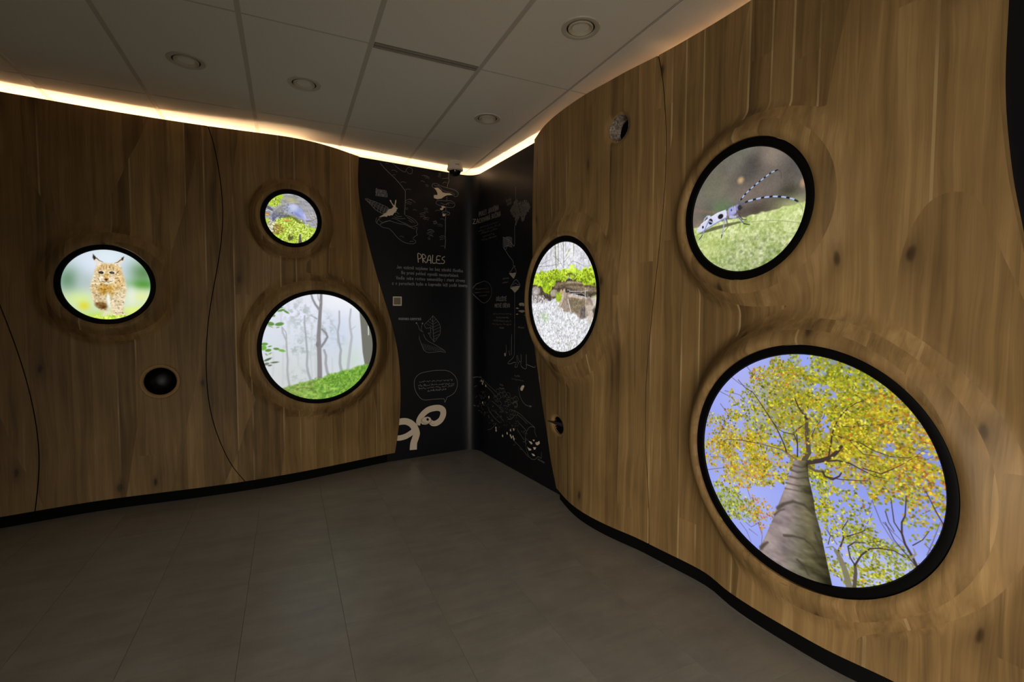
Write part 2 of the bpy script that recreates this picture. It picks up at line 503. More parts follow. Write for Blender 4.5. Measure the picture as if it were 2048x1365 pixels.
# ------------------------------------------------------------------ wood panels
def curve(pts):
    zz, uu = zip(*sorted(pts))
    f = spline(zz, uu)
    return lambda z: f(z)
seam_a = curve([(2.673,-.488),(2.578,-.462),(2.475,-.443),(2.335,-.424),(2.194,-.413),(2.05,-.411),(1.906,-.42),(1.761,-.438),(1.597,-.466),(1.435,-.495),(1.219,-.524),(1.003,-.537),(.749,-.532),(.528,-.5),(.338,-.445),(.179,-.376),(.08,-.313)])
seam_b = curve([(2.673,-1.82),(2.2,-1.77),(1.8,-1.69),(1.378,-1.588),(1.138,-1.531),(.886,-1.484),(.63,-1.454),(.373,-1.448),(.08,-1.475)])
edge_l = curve([(2.673,.576),(2.472,.564),(2.224,.586),(1.976,.638),(1.70,.707),(1.375,.804),(1.061,.883),(.788,.913),(.56,.915),(.332,.898),(.08,.858)])
edge_r = curve([(2.673,3.32),(2.453,3.351),(2.228,3.368),(1.921,3.374),(1.5,3.365),(1.098,3.34),(.907,3.275),(.647,3.192),(.434,3.111),(.226,3.041),(.08,2.955)])
seam_r = curve([(2.673,1.998),(2.566,1.974),(2.408,1.953),(2.254,1.942),(2.154,1.941),(1.978,1.947),(1.802,1.962),(1.597,1.983),(1.414,2.005),(1.254,2.021),(1.146,2.032),(.954,2.046),(.733,2.046),(.569,2.039),(.433,2.026),(.242,2.012),(.08,2.009)])
edge_n = curve([(2.673,.70),(2.22,.688),(2.014,.686),(1.93,.681),(1.815,.669),(1.70,.653),(1.586,.632),(1.494,.615),(1.1,.50),(.7,.36),(.35,.27),(.08,.25)])
GAP = 0.0030
wood_panel('oak_panel', 'L', lambda z: np.full_like(z, -3.3), lambda z: seam_b(z) - GAP, 'milled oak wall panel at the far left, left of the lynx display')
wood_panel('oak_panel', 'L', lambda z: seam_b(z) + GAP, lambda z: seam_a(z) - GAP, 'milled oak wall panel holding the lynx display and a dark hole')
wood_panel('oak_panel', 'L', lambda z: seam_a(z) + GAP, edge_l, 'milled oak wall panel holding the slug and misty forest displays')
wood_panel('oak_panel', 'R', edge_r, lambda z: seam_r(z) + 0.005, 'milled oak wall panel holding the mossy log display')
wood_panel('oak_panel', 'R', lambda z: seam_r(z) - 0.005, edge_n, 'milled oak wall panel holding the beetle and autumn tree displays')

# black strips added behind the panel joints to stop light leaks and darken them
def backing(side, f, parent):
    zs = np.linspace(ZB, ZT, 40); vs, fs = [], []
    for z in zs:
        u = float(f(np.array([z]))[0]); d = float(panel_depth(side, np.array([u]), np.array([z]))[0])
        for du in (-0.009, 0.009): vs.append(to_world(side, u + du, d + 0.007, z))
    for i in range(len(zs) - 1): fs.append((2 * i, 2 * i + 1, 2 * i + 3, 2 * i + 2))
    link('joint_light_stop', mesh('joint_light_stop', vs, fs), M_PLINTH, parent)
PANELS = [o for o in COL.objects if o.name.startswith('oak_panel')]
backing('L', seam_b, PANELS[1]); backing('L', seam_a, PANELS[2]); backing('R', seam_r, PANELS[4])

# ------------------------------------------------------------------ black graphic panels
def fillet_path():
    # far run, rounded inner corner, right run
    A = (0.15, float(YB(0.15)))
    n = Vector((1.677, 4.455))
    d1 = Vector((1, .118)).normalized(); d2 = Vector((.088, -1)).normalized()
    r = 0.16
    p1 = n - d1 * r; p2 = n + d2 * r
    pts = [A] + [(float(x), float(YB(x))) for x in np.linspace(0.3, p1.x, 10)]
    for i in range(1, 12):
        t = i / 12
        q = p1 * (1 - t)**2 + n * (2 * t * (1 - t)) + p2 * t**2
        pts.append((q.x, q.y))
    pts += [(float(XB(y)), float(y)) for y in np.linspace(p2.y, 2.62, 12)]
    return pts
BLK = fillet_path()
vs, fs = sweep(BLK, [(0, 0), (0, ZT), (-0.018, ZT), (-0.018, 0)])
graphic = tag(link('graphic_panel', mesh('graphic_panel', vs, fs, True, 40), M_BLACK),
              'black printed wall panel with chalk-like drawings wrapping round the corner', 'wall panel')
vs, fs = sweep([(1.885, 1.0), (1.885, 0.5), (1.90, 0.0), (1.92, Y0)], [(0, 0), (0, ZT), (-0.018, ZT), (-0.018, 0)])
graphic2 = tag(link('graphic_panel', mesh('graphic_panel', vs, fs), M_BLACK),
               'black printed wall panel at the right edge, nearest the camera', 'wall panel')

# ------------------------------------------------------------------ light strip hidden behind the panel tops
led_path = [(float(x), float(YB(x)) + 0.055) for x in np.linspace(-2.3, 1.60, 24)] + [(1.70, 4.46)] + [(float(XB(y)) + 0.055, float(y)) for y in np.linspace(4.36, 1.0, 20)]
vs, fs = sweep(led_path, [(0.007, ZT - 0.092), (0.007, ZT - 0.088), (-0.007, ZT - 0.088), (-0.007, ZT - 0.092)])
led = tag(link('light_strip', mesh('light_strip', vs, fs), M_LED), 'warm light strip glowing along the top of the wall panels', 'light strip')

# ------------------------------------------------------------------ pictures shown on the round displays
class Pic:
    """a picture painted on a grid over the display disc; S right, T up, both -1..1"""
    def __init__(s, n, base):
        s.n = n
        a = np.linspace(-1.02, 1.02, n)
        s.ax = a
        s.S, s.T = np.meshgrid(a, a)
        s.img = np.zeros((n, n, 3)); s.img[:] = base
        s.px = a[1] - a[0]
        s.rng = np.random.default_rng(n)
    def win(s, x0, x1, y0, y1):
        i0, i1 = np.searchsorted(s.ax, (x0, x1)); j0, j1 = np.searchsorted(s.ax, (y0, y1))
        return slice(max(j0 - 1, 0), j1 + 1), slice(max(i0 - 1, 0), i1 + 1)
    def lay(s, w, alpha, col):
        s.img[w] = s.img[w] * (1 - alpha[..., None]) + np.asarray(col, float) * alpha[..., None]
    def blob(s, x, y, rx, ry, col, ang=0.0, alpha=1.0, soft=0.25):
        R = max(rx, ry) * (1 + soft) + 2 * s.px
        w = s.win(x - R, x + R, y - R, y + R)
        c, sn = math.cos(ang), math.sin(ang)
        dx, dy = s.S[w] - x, s.T[w] - y
        if dx.size == 0: return
        d = np.hypot((dx * c + dy * sn) / rx, (-dx * sn + dy * c) / ry)
        k = max(soft, s.px / min(rx, ry))
        s.lay(w, alpha * (1 - sstep(1 - k, 1 + k, d)), col)
    def haze(s, x, y, rx, ry, col, alpha):
        d = ((s.S - x) / rx)**2 + ((s.T - y) / ry)**2
        s.lay((slice(None), slice(None)), alpha * np.exp(-d), col)
    def stroke(s, pts, w0, w1, col, alpha=1.0, edge=None, shade=None):
        n = len(pts) - 1
        xs = [p[0] for p in pts]; ys = [p[1] for p in pts]; R = max(w0, w1) + 2 * s.px
        w = s.win(min(xs) - R, max(xs) + R, min(ys) - R, max(ys) + R)
        S, T = s.S[w], s.T[w]
        if S.size == 0: return
        best = np.full(S.shape, 9.0); side = np.zeros(S.shape)
        for i in range(n):
            ax, ay = pts[i]; bx, by = pts[i + 1]
            vx, vy = bx - ax, by - ay; L = vx * vx + vy * vy + 1e-12
            t = np.clip(((S - ax) * vx + (T - ay) * vy) / L, 0, 1)
            d = np.hypot(S - ax - t * vx, T - ay - t * vy)
            hw = (w0 + (w1 - w0) * (i + t) / n) / 2
            q = d - hw
            cr = ((S - ax) * vy - (T - ay) * vx) / (math.sqrt(L) * np.maximum(hw, 1e-6))
            m = q < best
            side = np.where(m, cr, side); best = np.where(m, q, best)
        k = edge or s.px * 0.75
        al = alpha * (1 - sstep(-k, k, best))
        if shade is None: s.lay(w, al, col)
        else:
            f = np.clip(1 + shade * side, 0.3, 1.7)[..., None]
            s.img[w] = s.img[w] * (1 - al[..., None]) + np.clip(np.asarray(col, float) * f, 0, 255) * al[..., None]
    def mask(s, pts, soft=None, rough=0.0):
        P = np.array(pts); x0, y0 = P.min(0); x1, y1 = P.max(0); g = 3 * s.px + (soft or 0) + rough
        w = s.win(x0 - g, x1 + g, y0 - g, y1 + g); S, T = s.S[w], s.T[w]
        if rough:
            S = S + (s.noise(22, 22, 71, 3) * 2 * rough)[w]; T = T + (s.noise(22, 22, 72, 3) * 2 * rough)[w]
        ins = np.zeros(S.shape, bool); dist = np.full(S.shape, 9.0)
        for i in range(len(P)):
            ax, ay = P[i]; bx, by = P[(i + 1) % len(P)]
            if ay != by:
                c = ((ay > T) != (by > T)) & (S < (bx - ax) * (T - ay) / (by - ay) + ax)
                ins ^= c
            vx, vy = bx - ax, by - ay; L = vx * vx + vy * vy + 1e-12
            t = np.clip(((S - ax) * vx + (T - ay) * vy) / L, 0, 1)
            dist = np.minimum(dist, np.hypot(S - ax - t * vx, T - ay - t * vy))
        k = soft or s.px * 0.8
        return w, sstep(-k, k, np.where(ins, dist, -dist))
    def poly(s, pts, col, alpha=1.0, soft=None, rough=0.0):
        w, m = s.mask(pts, soft, rough); s.lay(w, m * alpha, col)
    def noise(s, fx, fy=None, seed=0, octs=3):
        fy = fy or fx
        r = np.random.default_rng(seed); out = np.zeros((s.n, s.n)); amp = 1.0; tot = 0
        for o in range(octs):
            nx, ny = int(fx * 2**o) + 3, int(fy * 2**o) + 3
            g = r.random((ny, nx))
            x = (s.ax + 1.02) / 2.04 * (nx - 2); y = (s.ax + 1.02) / 2.04 * (ny - 2)
            xi = np.clip(x.astype(int), 0, nx - 2); yi = np.clip(y.astype(int), 0, ny - 2)
            u = x - xi; v = y - yi; u = u * u * (3 - 2 * u); v = v * v * (3 - 2 * v)
            a = g[yi][:, xi]; b = g[yi][:, xi + 1]; c = g[yi + 1][:, xi]; d = g[yi + 1][:, xi + 1]
            out += amp * ((a * (1 - u) + b * u) * (1 - v)[:, None] + (c * (1 - u) + d * u) * v[:, None])
            tot += amp; amp *= 0.55
        return out / tot - 0.5
    def grain(s, amount, f, seed, mask=None, tint=(1, 1, 1), octs=2):
        a = s.noise(f, f, seed, octs)[..., None] * amount * np.asarray(tint)
        s.img = s.img + (a if mask is None else a * mask[..., None])
    def sprinkle(s, n, x, y, rx, ry, cols, size, seed, flat=0.55, alpha=0.95, fall=0.62):
        r = np.random.default_rng(seed); cols = np.array(cols, float)
        for _ in range(n):
            a = r.random() * 6.283; q = r.random()**fall
            px, py = x + rx * q * math.cos(a), y + ry * q * math.sin(a)
            if px * px + py * py > 1.06: continue
            c = cols[r.integers(len(cols))] * (0.86 + 0.28 * r.random())
            z = size * (0.6 + 0.8 * r.random())
            s.blob(px, py, z, z * (flat + 0.3 * r.random()), c, r.random() * 3.14, alpha, 0.3)

def pic_tree():
    p = Pic(500, (150, 162, 240))
    p.haze(0.75, 0.35, 0.5, 0.5, (126, 144, 238), 0.7); p.haze(-0.5, 0.65, 0.5, 0.4, (186, 188, 246), 0.6)
    p.haze(0.65, -0.75, 0.45, 0.3, (200, 206, 250), 0.7); p.haze(-0.55, -0.45, 0.4, 0.35, (180, 190, 248), 0.6)
    Y = [(206, 196, 28), (182, 176, 24), (232, 226, 74), (140, 138, 22), (202, 164, 34), (102, 98, 24), (222, 216, 46), (160, 156, 24), (128, 132, 26)]
    OR = [(208, 152, 34), (226, 194, 50), (186, 110, 36), (178, 160, 30), (226, 208, 74), (136, 108, 34), (206, 178, 40)]
    GR = [(146, 158, 30), (178, 186, 46), (104, 118, 26), (208, 212, 84), (160, 150, 32), (128, 138, 28)]
    RD = [(190, 96, 56), (206, 130, 70), (186, 150, 60)]
    f1 = p.noise(9, 9, 41, 3); f2 = p.noise(26, 26, 42, 2)
    def crown(n, c, rx, ry, cols, size, seed, hole=0.0, flat=0.55):
        """leaves thickest in the middle of a mass, breaking up into sprays at its edge"""
        r = np.random.default_rng(seed); cols = np.array(cols, float); c = c[0]
        for _ in range(n):
            x, y = c[0] + rx * r.uniform(-1.25, 1.25), c[1] + ry * r.uniform(-1.25, 1.25)
            if x * x + y * y > 1.05: continue
            i, j = np.searchsorted(p.ax, x), np.searchsorted(p.ax, y)
            i, j = min(i, p.n - 1), min(j, p.n - 1)
            d = math.hypot((x - c[0]) / rx, (y - c[1]) / ry)
            if 0.62 - 0.62 * d * d + 1.5 * f1[j, i] + 0.9 * f2[j, i] - hole < r.uniform(-.12, .12): continue
            col = cols[r.integers(len(cols))] * r.uniform(0.8, 1.12); z = size * r.uniform(0.6, 1.4)
            p.blob(x, y, z, z * r.uniform(flat - .15, flat + .3), col, r.random() * 3.14, 0.95, 0.3)
    # soft masses of far foliage
    for c, rx, ry, col, a in (([(-0.027,0.460)], .42, .42, (150, 140, 26), .8), ([(0.480,0.569)], .36, .30, (156, 142, 30), .8), ([(0.360,0.928)], .34, .13, (122, 130, 26), .9), ([(-0.586,-0.062)], .26, .22, (182, 146, 40), .7), ([(0.476,0.193)], .36, .20, (172, 144, 30), .8), ([(-0.673,-0.562)], .18, .10, (160, 172, 90), .5)):
        d = ((p.S - c[0][0]) / rx)**2 + ((p.T - c[0][1]) / ry)**2
        p.lay((slice(None), slice(None)), a * np.exp(-d**1.5) * np.clip(0.75 + 2.6 * f1 + 1.6 * f2, 0, 1), col)
    twig = (92, 78, 92)
    for t in ([(-0.990,-0.166),(-0.832,-0.125),(-0.706,-0.120),(-0.586,-0.062)], [(-0.845,0.565),(-0.694,0.518),(-0.597,0.423)], [(-0.817,0.431),(-0.740,0.353),(-0.665,0.255)], [(-0.723,0.738),(-0.602,0.664),(-0.419,0.623)], [(-0.769,0.575),(-0.599,0.554),(-0.528,0.478)], [(-0.536,0.845),(-0.466,0.766),(-0.335,0.718)],
              [(-0.961,-0.301),(-0.754,-0.220),(-0.584,-0.195)], [(-0.390,-0.661),(-0.343,-0.774),(-0.352,-0.886)], [(-0.478,-0.761),(-0.387,-0.791)], [(-0.573,-0.730),(-0.501,-0.792),(-0.453,-0.884)], [(-0.598,-0.672),(-0.456,-0.731),(-0.368,-0.653)], [(-0.437,-0.569),(-0.368,-0.653),(-0.344,-0.752)],
              [(0.686,0.093),(0.817,0.232),(0.917,0.324),(0.967,0.305)], [(0.815,0.298),(0.877,0.379),(0.940,0.394)], [(0.742,0.481),(0.832,0.566),(0.867,0.670)], [(0.842,0.272),(0.920,0.244),(0.981,0.277)], [(0.787,0.358),(0.866,0.344),(0.953,0.350)],
              [(0.758,0.418),(0.825,0.400),(0.888,0.447)], [(0.635,-0.097),(0.690,-0.043),(0.772,0.000)], [(0.869,-0.117),(0.955,-0.037),(1.000,0.059)], [(0.580,0.708),(0.653,0.684),(0.679,0.739)], [(0.635,0.801),(0.610,0.695)],
              [(0.626,-0.276),(0.714,-0.346),(0.771,-0.392)], [(0.547,-0.126),(0.612,-0.281),(0.687,-0.392),(0.787,-0.471)], [(0.905,-0.419),(0.938,-0.289),(0.971,-0.145)], [(0.520,-0.226),(0.547,-0.126)],
              [(-0.579,-0.418),(-0.698,-0.547),(-0.783,-0.693)], [(-0.510,-0.351),(-0.462,-0.468),(-0.505,-0.593)], [(0.306,-0.588),(0.235,-0.501),(0.214,-0.393)], [(0.480,-0.441),(0.523,-0.315),(0.551,-0.233)], [(0.603,-0.463),(0.676,-0.467),(0.744,-0.403)], [(0.889,-0.342),(0.942,-0.386),(0.906,-0.468)]):
        p.stroke(t, 0.0073, 0.0037, twig, 0.75)
    K = 0.0104
    crown(4860, [(-0.046,0.436)], 0.54, 0.52, Y + GR[:3], K, 1, 0.05); crown(4050, [(0.495,0.572)], 0.50, 0.40, Y + GR[:2], K, 2, 0.08); crown(2025, [(0.344,0.918)], 0.46, 0.19, GR + Y[:2], K, 3, -0.1)
    crown(2430, [(-0.586,-0.084)], 0.36, 0.30, OR + Y[:3], K, 4, 0.08); crown(2700, [(0.492,0.179)], 0.46, 0.26, OR + Y, K, 5, 0.06); crown(945, [(-0.673,-0.562)], 0.28, 0.16, GR, K, 6, 0.1); crown(1215, [(0.766,0.570)], 0.26, 0.30, OR, K, 7, 0.1)
    crown(1215, [(0.770,0.051)], 0.42, 0.28, OR + GR, K, 8, 0.28); crown(607, [(-0.338,-0.533)], 0.19, 0.20, RD + OR[:2], K * .8, 9, 0.3); crown(1215, [(0.381,-0.331)], 0.28, 0.26, GR + Y, K * .85, 10, 0.2); crown(1350, [(0.591,-0.575)], 0.28, 0.18, GR, K * .85, 11, 0.1)
    crown(1215, [(0.538,-0.791)], 0.34, 0.12, Y + GR, K * .9, 12, -0.05); crown(675, [(0.910,0.176)], 0.22, 0.30, OR + RD, K * .9, 13, 0.4); crown(607, [(0.898,-0.222)], 0.22, 0.28, GR + OR[:2], K * .8, 14, 0.45); crown(1215, [(-0.193,-0.002)], 0.32, 0.22, Y + OR, K, 15, 0.0)
    crown(810, [(0.137,-0.148)], 0.13, 0.24, GR + Y, K, 16, 0.0); crown(945, [(-0.737,0.173)], 0.26, 0.24, Y + OR, K, 17, 0.2); crown(810, [(-0.273,0.787)], 0.34, 0.14, OR + RD + GR, K * .85, 18, 0.3); crown(675, [(0.679,0.722)], 0.24, 0.2, OR + Y, K, 19, 0.2)
    def cl(n, c, rx, ry, cols, size, seed): p.sprinkle(n, c[0][0], c[0][1], rx, ry, cols, size * 0.55, seed)
    # limbs
    bk = (62, 48, 44)
    def br(t, a, b, c=bk): p.stroke(t, a, b, c, 0.97)
    br([(0.021,0.054),(0.060,0.143),(0.044,0.257),(0.032,0.353),(0.035,0.432)], 0.0440, 0.0275, (84, 72, 58)); br([(0.035,0.432),(0.001,0.474),(-0.038,0.527),(-0.073,0.601)], 0.0220, 0.0092)
    br([(0.049,0.046),(0.148,0.088),(0.234,0.139),(0.283,0.199),(0.315,0.253)], 0.0403, 0.0238); br([(0.217,0.125),(0.234,0.253),(0.245,0.359),(0.268,0.438),(0.307,0.520),(0.354,0.583),(0.416,0.638),(0.462,0.660)], 0.0147, 0.0055)
    br([(0.041,0.020),(0.115,-0.008),(0.186,0.002)], 0.0257, 0.0202, (96, 84, 62)); br([(0.177,-0.000),(0.196,-0.033),(0.256,-0.044),(0.306,-0.001),(0.321,0.031)], 0.0183, 0.0110); br([(0.204,-0.035),(0.323,-0.024),(0.512,0.020)], 0.0092, 0.0055)
    br([(0.113,0.069),(0.285,0.128),(0.384,0.129),(0.464,0.100),(0.556,0.072),(0.629,0.076)], 0.0147, 0.0055); br([(0.479,0.113),(0.599,0.103),(0.683,0.170),(0.724,0.207),(0.815,0.298)], 0.0092, 0.0037)
    br([(-0.045,0.047),(-0.114,0.080),(-0.175,0.105),(-0.278,0.112),(-0.364,0.112),(-0.408,0.117)], 0.0183, 0.0073, (120, 108, 84)); br([(-0.134,0.095),(-0.156,0.161),(-0.220,0.281),(-0.284,0.371),(-0.372,0.482),(-0.463,0.595),(-0.554,0.637),(-0.626,0.705)], 0.0128, 0.0055)
    br([(-0.036,0.079),(-0.039,0.199),(-0.070,0.272),(-0.159,0.273),(-0.200,0.285)], 0.0128, 0.0055); br([(-0.039,0.199),(-0.052,0.316),(0.013,0.378)], 0.0110, 0.0073); br([(-0.408,0.113),(-0.590,0.104),(-0.735,0.078),(-0.772,0.051)], 0.0073, 0.0037)
    br([(0.277,0.421),(0.375,0.432),(0.468,0.460),(0.587,0.492),(0.671,0.552)], 0.0073, 0.0037); br([(0.245,0.340),(0.346,0.325),(0.457,0.314),(0.535,0.279),(0.652,0.256),(0.763,0.273),(0.828,0.301)], 0.0110, 0.0037)
    br([(0.378,0.314),(0.475,0.229),(0.581,0.238)], 0.0073, 0.0037); br([(0.071,0.263),(0.105,0.368),(0.173,0.477),(0.188,0.555)], 0.0073, 0.0037); br([(-0.200,0.285),(-0.306,0.388),(-0.329,0.468)], 0.0073, 0.0037)
    # small trees below
    g2 = (128, 122, 96)
    br([(0.415,-0.935),(0.388,-0.835),(0.361,-0.754),(0.317,-0.669),(0.299,-0.648)], 0.0550, 0.0330, g2); br([(0.444,-0.921),(0.451,-0.768),(0.444,-0.706)], 0.0293, 0.0220, (86, 76, 62))
    br([(0.444,-0.706),(0.485,-0.604),(0.545,-0.523),(0.618,-0.488),(0.704,-0.472),(0.775,-0.493)], 0.0147, 0.0073); br([(0.316,-0.650),(0.339,-0.574),(0.354,-0.511),(0.402,-0.473),(0.479,-0.414),(0.539,-0.354)], 0.0147, 0.0055)
    br([(0.316,-0.650),(0.273,-0.621),(0.222,-0.652)], 0.0128, 0.0073, g2); br([(0.444,-0.706),(0.407,-0.657),(0.388,-0.572),(0.435,-0.515),(0.528,-0.485),(0.616,-0.430)], 0.0128, 0.0055); br([(0.354,-0.529),(0.343,-0.439),(0.382,-0.350)], 0.0092, 0.0055)
    br([(0.857,-0.550),(0.814,-0.459),(0.771,-0.392),(0.748,-0.315),(0.745,-0.231),(0.764,-0.172),(0.766,-0.018)], 0.0202, 0.0073); br([(0.815,-0.476),(0.838,-0.440),(0.823,-0.404)], 0.0183, 0.0092, (150, 140, 130))
    br([(0.755,-0.330),(0.697,-0.249),(0.679,-0.134),(0.670,-0.067)], 0.0092, 0.0055); br([(0.843,-0.531),(0.701,-0.386),(0.640,-0.270)], 0.0073, 0.0055); br([(0.996,-0.168),(0.944,-0.074),(0.903,0.010),(0.882,0.053)], 0.0092, 0.0055); br([(0.818,-0.381),(0.875,-0.315),(0.911,-0.234)], 0.0073, 0.0037)
    br([(0.238,-0.616),(0.253,-0.533),(0.217,-0.489)], 0.0073, 0.0037); br([(0.638,-0.183),(0.662,-0.262),(0.699,-0.318)], 0.0073, 0.0055)
    cl(160, [(0.402,-0.473)], 0.30, 0.2, Y, 0.014, 31); cl(260, [(0.102,0.444)], 0.45, 0.4, Y + OR, 0.018, 32); cl(200, [(0.502,0.360)], 0.4, 0.3, Y + OR, 0.017, 33)
    # great trunk, lit from the left
    tr = [(-0.064,0.042),(-0.099,-0.120),(-0.146,-0.257),(-0.183,-0.374),(-0.241,-0.562),(-0.301,-0.735),(-0.373,-0.928),(-0.492,-1.215),(-0.628,-1.581),(0.322,-1.137),(0.267,-0.913),(0.224,-0.739),(0.174,-0.525),(0.125,-0.367),(0.113,-0.273),(0.066,-0.091),(0.049,0.062)]
    w, mk = p.mask(tr)
    base = np.zeros_like(p.img); base[:] = (112, 105, 90)
    ax = np.array([(-0.007,0.047),(-0.007,-0.314),(-0.018,-0.622),(-0.063,-1.157)])
    cxs = np.interp(-p.T, -ax[:, 1], ax[:, 0]); hw = np.interp(-p.T, -ax[:, 1], [0.055, 0.14, 0.22, 0.36])
    f = (p.S - cxs) / hw
    base *= (1.06 - 0.42 * np.clip(f, -1, 1) - 0.45 * np.clip(np.abs(f) - 0.6, 0, 1))[..., None]
    base += p.noise(10, 16, 5, 4)[..., None] * np.array((96, 88, 76)) + p.noise(26, 60, 6, 2)[..., None] * 44
    base[..., 0] += 6 * np.clip(-f * 2, 0, 1); base[..., 2] += 18 * np.clip(-f * 2, 0, 1) - 14 * np.clip(f * 2, 0, 1)
    p.img[w] = p.img[w] * (1 - mk[..., None]) + base[w] * mk[..., None]
    dk = (58, 50, 38)
    for t, a in (([(-0.091,-0.057),(-0.033,-0.064),(0.042,-0.035)], 7), ([(-0.105,-0.122),(-0.031,-0.120),(0.055,-0.087)], 6), ([(-0.127,-0.190),(-0.030,-0.186),(0.064,-0.161)], 5), ([(-0.202,-0.453),(-0.142,-0.391),(-0.064,-0.343),(0.032,-0.341),(0.111,-0.392)], 14),
                 ([(-0.231,-0.527),(-0.181,-0.467),(-0.141,-0.442)], 8), ([(-0.135,-0.689),(-0.056,-0.662),(0.040,-0.649),(0.115,-0.688),(0.172,-0.762)], 11), ([(-0.352,-0.897),(-0.320,-0.851),(-0.288,-0.816)], 16), ([(-0.063,-0.008),(0.004,-0.010),(0.047,0.012)], 6),
                 ([(-0.136,-0.244),(-0.067,-0.236),(0.010,-0.228)], 4), ([(-0.012,-0.864),(0.046,-0.899),(0.086,-0.961)], 8), ([(0.130,-0.563),(0.168,-0.645),(0.200,-0.750)], 8)):
        p.stroke(t, a / 430, a / 900, dk, 0.72, edge=0.012)
    return p

def pic_lynx():
    p = Pic(230, (206, 222, 226))
    p.haze(-0.35, 0.55, 0.45, 0.4, (222, 230, 250), 0.9); p.haze(0.1, 0.75, 0.4, 0.3, (226, 238, 246), 0.9); p.haze(0.45, 0.45, 0.2, 0.35, (206, 218, 240), 0.7)
    p.haze(-0.85, 0.1, 0.28, 0.40, (108, 146, 116), 0.98); p.haze(0.85, 0.38, 0.34, 0.34, (98, 140, 88), 0.98); p.haze(0.82, 0.02, 0.36, 0.17, (70, 142, 46), 0.95)
    p.haze(-0.45, 0.05, 0.25, 0.3, (176, 190, 188), 0.7); p.haze(0.75, -0.35, 0.4, 0.25, (226, 238, 160), 0.95); p.haze(-0.6, -0.45, 0.4, 0.25, (216, 236, 150), 0.95)
    p.haze(0.0, -0.95, 0.9, 0.22, (190, 226, 70), 0.95); p.haze(-0.52, -0.62, 0.12, 0.12, (226, 216, 40), 0.9); p.haze(0.62, -0.75, 0.3, 0.15, (226, 242, 110), 0.9)
    p.haze(0.55, -0.3, 0.12, 0.3, (232, 240, 236), 0.6)
    body = [(-0.318,0.153),(-0.248,0.407),(-0.221,0.533),(-0.130,0.622),(0.033,0.621),(0.198,0.630),(0.330,0.541),(0.361,0.266),(0.439,-0.009),(0.402,-0.373),(0.338,-0.779),(0.434,-0.864),(0.332,-0.907),(0.099,-0.897),(0.055,-0.633),(0.026,-0.296),(-0.019,-0.255),(-0.029,-0.361),(-0.009,-0.592),(-0.026,-0.750),(-0.160,-0.751),(-0.270,-0.616),(-0.344,-0.347),(-0.383,-0.057)]
    p.poly(body, (226, 206, 166), 1, 0.035, 0.03)
    p.poly([(-0.062,-0.761),(0.069,-0.760),(0.082,-0.908),(-0.163,-0.908)], (232, 222, 200), 0.8, 0.03)
    p.blob(*[(-0.049,-0.130)][0], 0.22, 0.17, (188, 138, 44), 0, 0.85, 0.7); p.blob(*[(0.270,0.092)][0], 0.12, 0.22, (222, 184, 116), 0, 0.7, 0.6)
    p.blob(*[(-0.239,0.073)][0], 0.08, 0.2, (238, 220, 180), 0, 0.7, 0.6)
    p.blob(*[(0.024,-0.423)][0], 0.035, 0.20, (244, 244, 226), 0.06, 0.95, 0.5)
    p.poly([(-0.341,-0.222),(-0.244,-0.178),(-0.102,-0.320),(-0.009,-0.592),(-0.026,-0.750),(-0.160,-0.751),(-0.270,-0.616)], (206, 180, 140), 0.8, 0.04)
    p.poly([(0.110,-0.379),(0.379,-0.288),(0.338,-0.801),(0.116,-0.865)], (222, 204, 168), 0.8, 0.04)
    p.blob(*[(-0.148,-0.604)][0], 0.135, 0.09, (110, 74, 28), -0.35, 0.95, 0.35)
    # head
    p.blob(*[(0.043,0.337)][0], 0.30, 0.235, (222, 190, 134), 0, 0.95, 0.2); p.blob(*[(0.006,0.503)][0], 0.2, 0.09, (206, 172, 116), 0, 0.7, 0.5)
    for e in ([(-0.295,0.852),(-0.240,0.772),(-0.105,0.644),(-0.196,0.556),(-0.267,0.635),(-0.305,0.737)], [(0.398,0.829),(0.335,0.780),(0.174,0.643),(0.280,0.581),(0.369,0.661),(0.405,0.759)]): p.poly(e, (236, 222, 206), 1, 0.02)
    p.poly([(-0.295,0.859),(-0.240,0.783),(-0.233,0.741),(-0.274,0.687),(-0.305,0.758)], (38, 28, 22), 1, 0.018); p.poly([(0.400,0.829),(0.343,0.787),(0.334,0.723),(0.370,0.714)], (38, 28, 22), 1, 0.018)
    p.stroke([(-0.225,0.752),(-0.161,0.683),(-0.081,0.646)], 0.03, 0.012, (78, 60, 44), 0.8); p.stroke([(0.325,0.733),(0.249,0.654),(0.182,0.629)], 0.03, 0.012, (78, 60, 44), 0.8)
    p.blob(*[(-0.124,0.161)][0], 0.06, 0.08, (240, 230, 208), 0, 0.8, 0.5); p.blob(*[(0.122,0.160)][0], 0.08, 0.08, (238, 228, 206), 0, 0.8, 0.5)
    p.poly([(-0.093,0.078),(0.104,0.086),(0.069,0.017),(0.003,-0.013),(-0.054,0.013)], (240, 228, 196), 0.95, 0.02)
    p.blob(*[(-0.016,0.250)][0], 0.055, 0.10, (204, 164, 92), 0, 0.8, 0.5)
    for e in ((765, 515), (912, 518)):
        p.blob(*loc_lynx(e), 0.085, 0.06, (240, 232, 214), 0, 0.95, 0.4); p.blob(*loc_lynx(e), 0.058, 0.038, (36, 27, 20), -0.1, 1, 0.3); p.blob(loc_lynx(e)[0], loc_lynx(e)[1] - 0.006, 0.022, 0.018, (120, 96, 60), 0, 0.8, 0.5)
    p.poly([(-0.075,0.167),(0.036,0.172),(-0.003,0.107),(-0.035,0.106)], (112, 74, 54), 1, 0.012)
    p.stroke([(-0.117,0.094),(-0.061,0.069),(-0.015,0.081),(0.037,0.066),(0.112,0.103)], 0.018, 0.012, (70, 48, 36)); p.stroke([(-0.014,0.111),(-0.015,0.077)], 0.012, 0.012, (70, 48, 36))
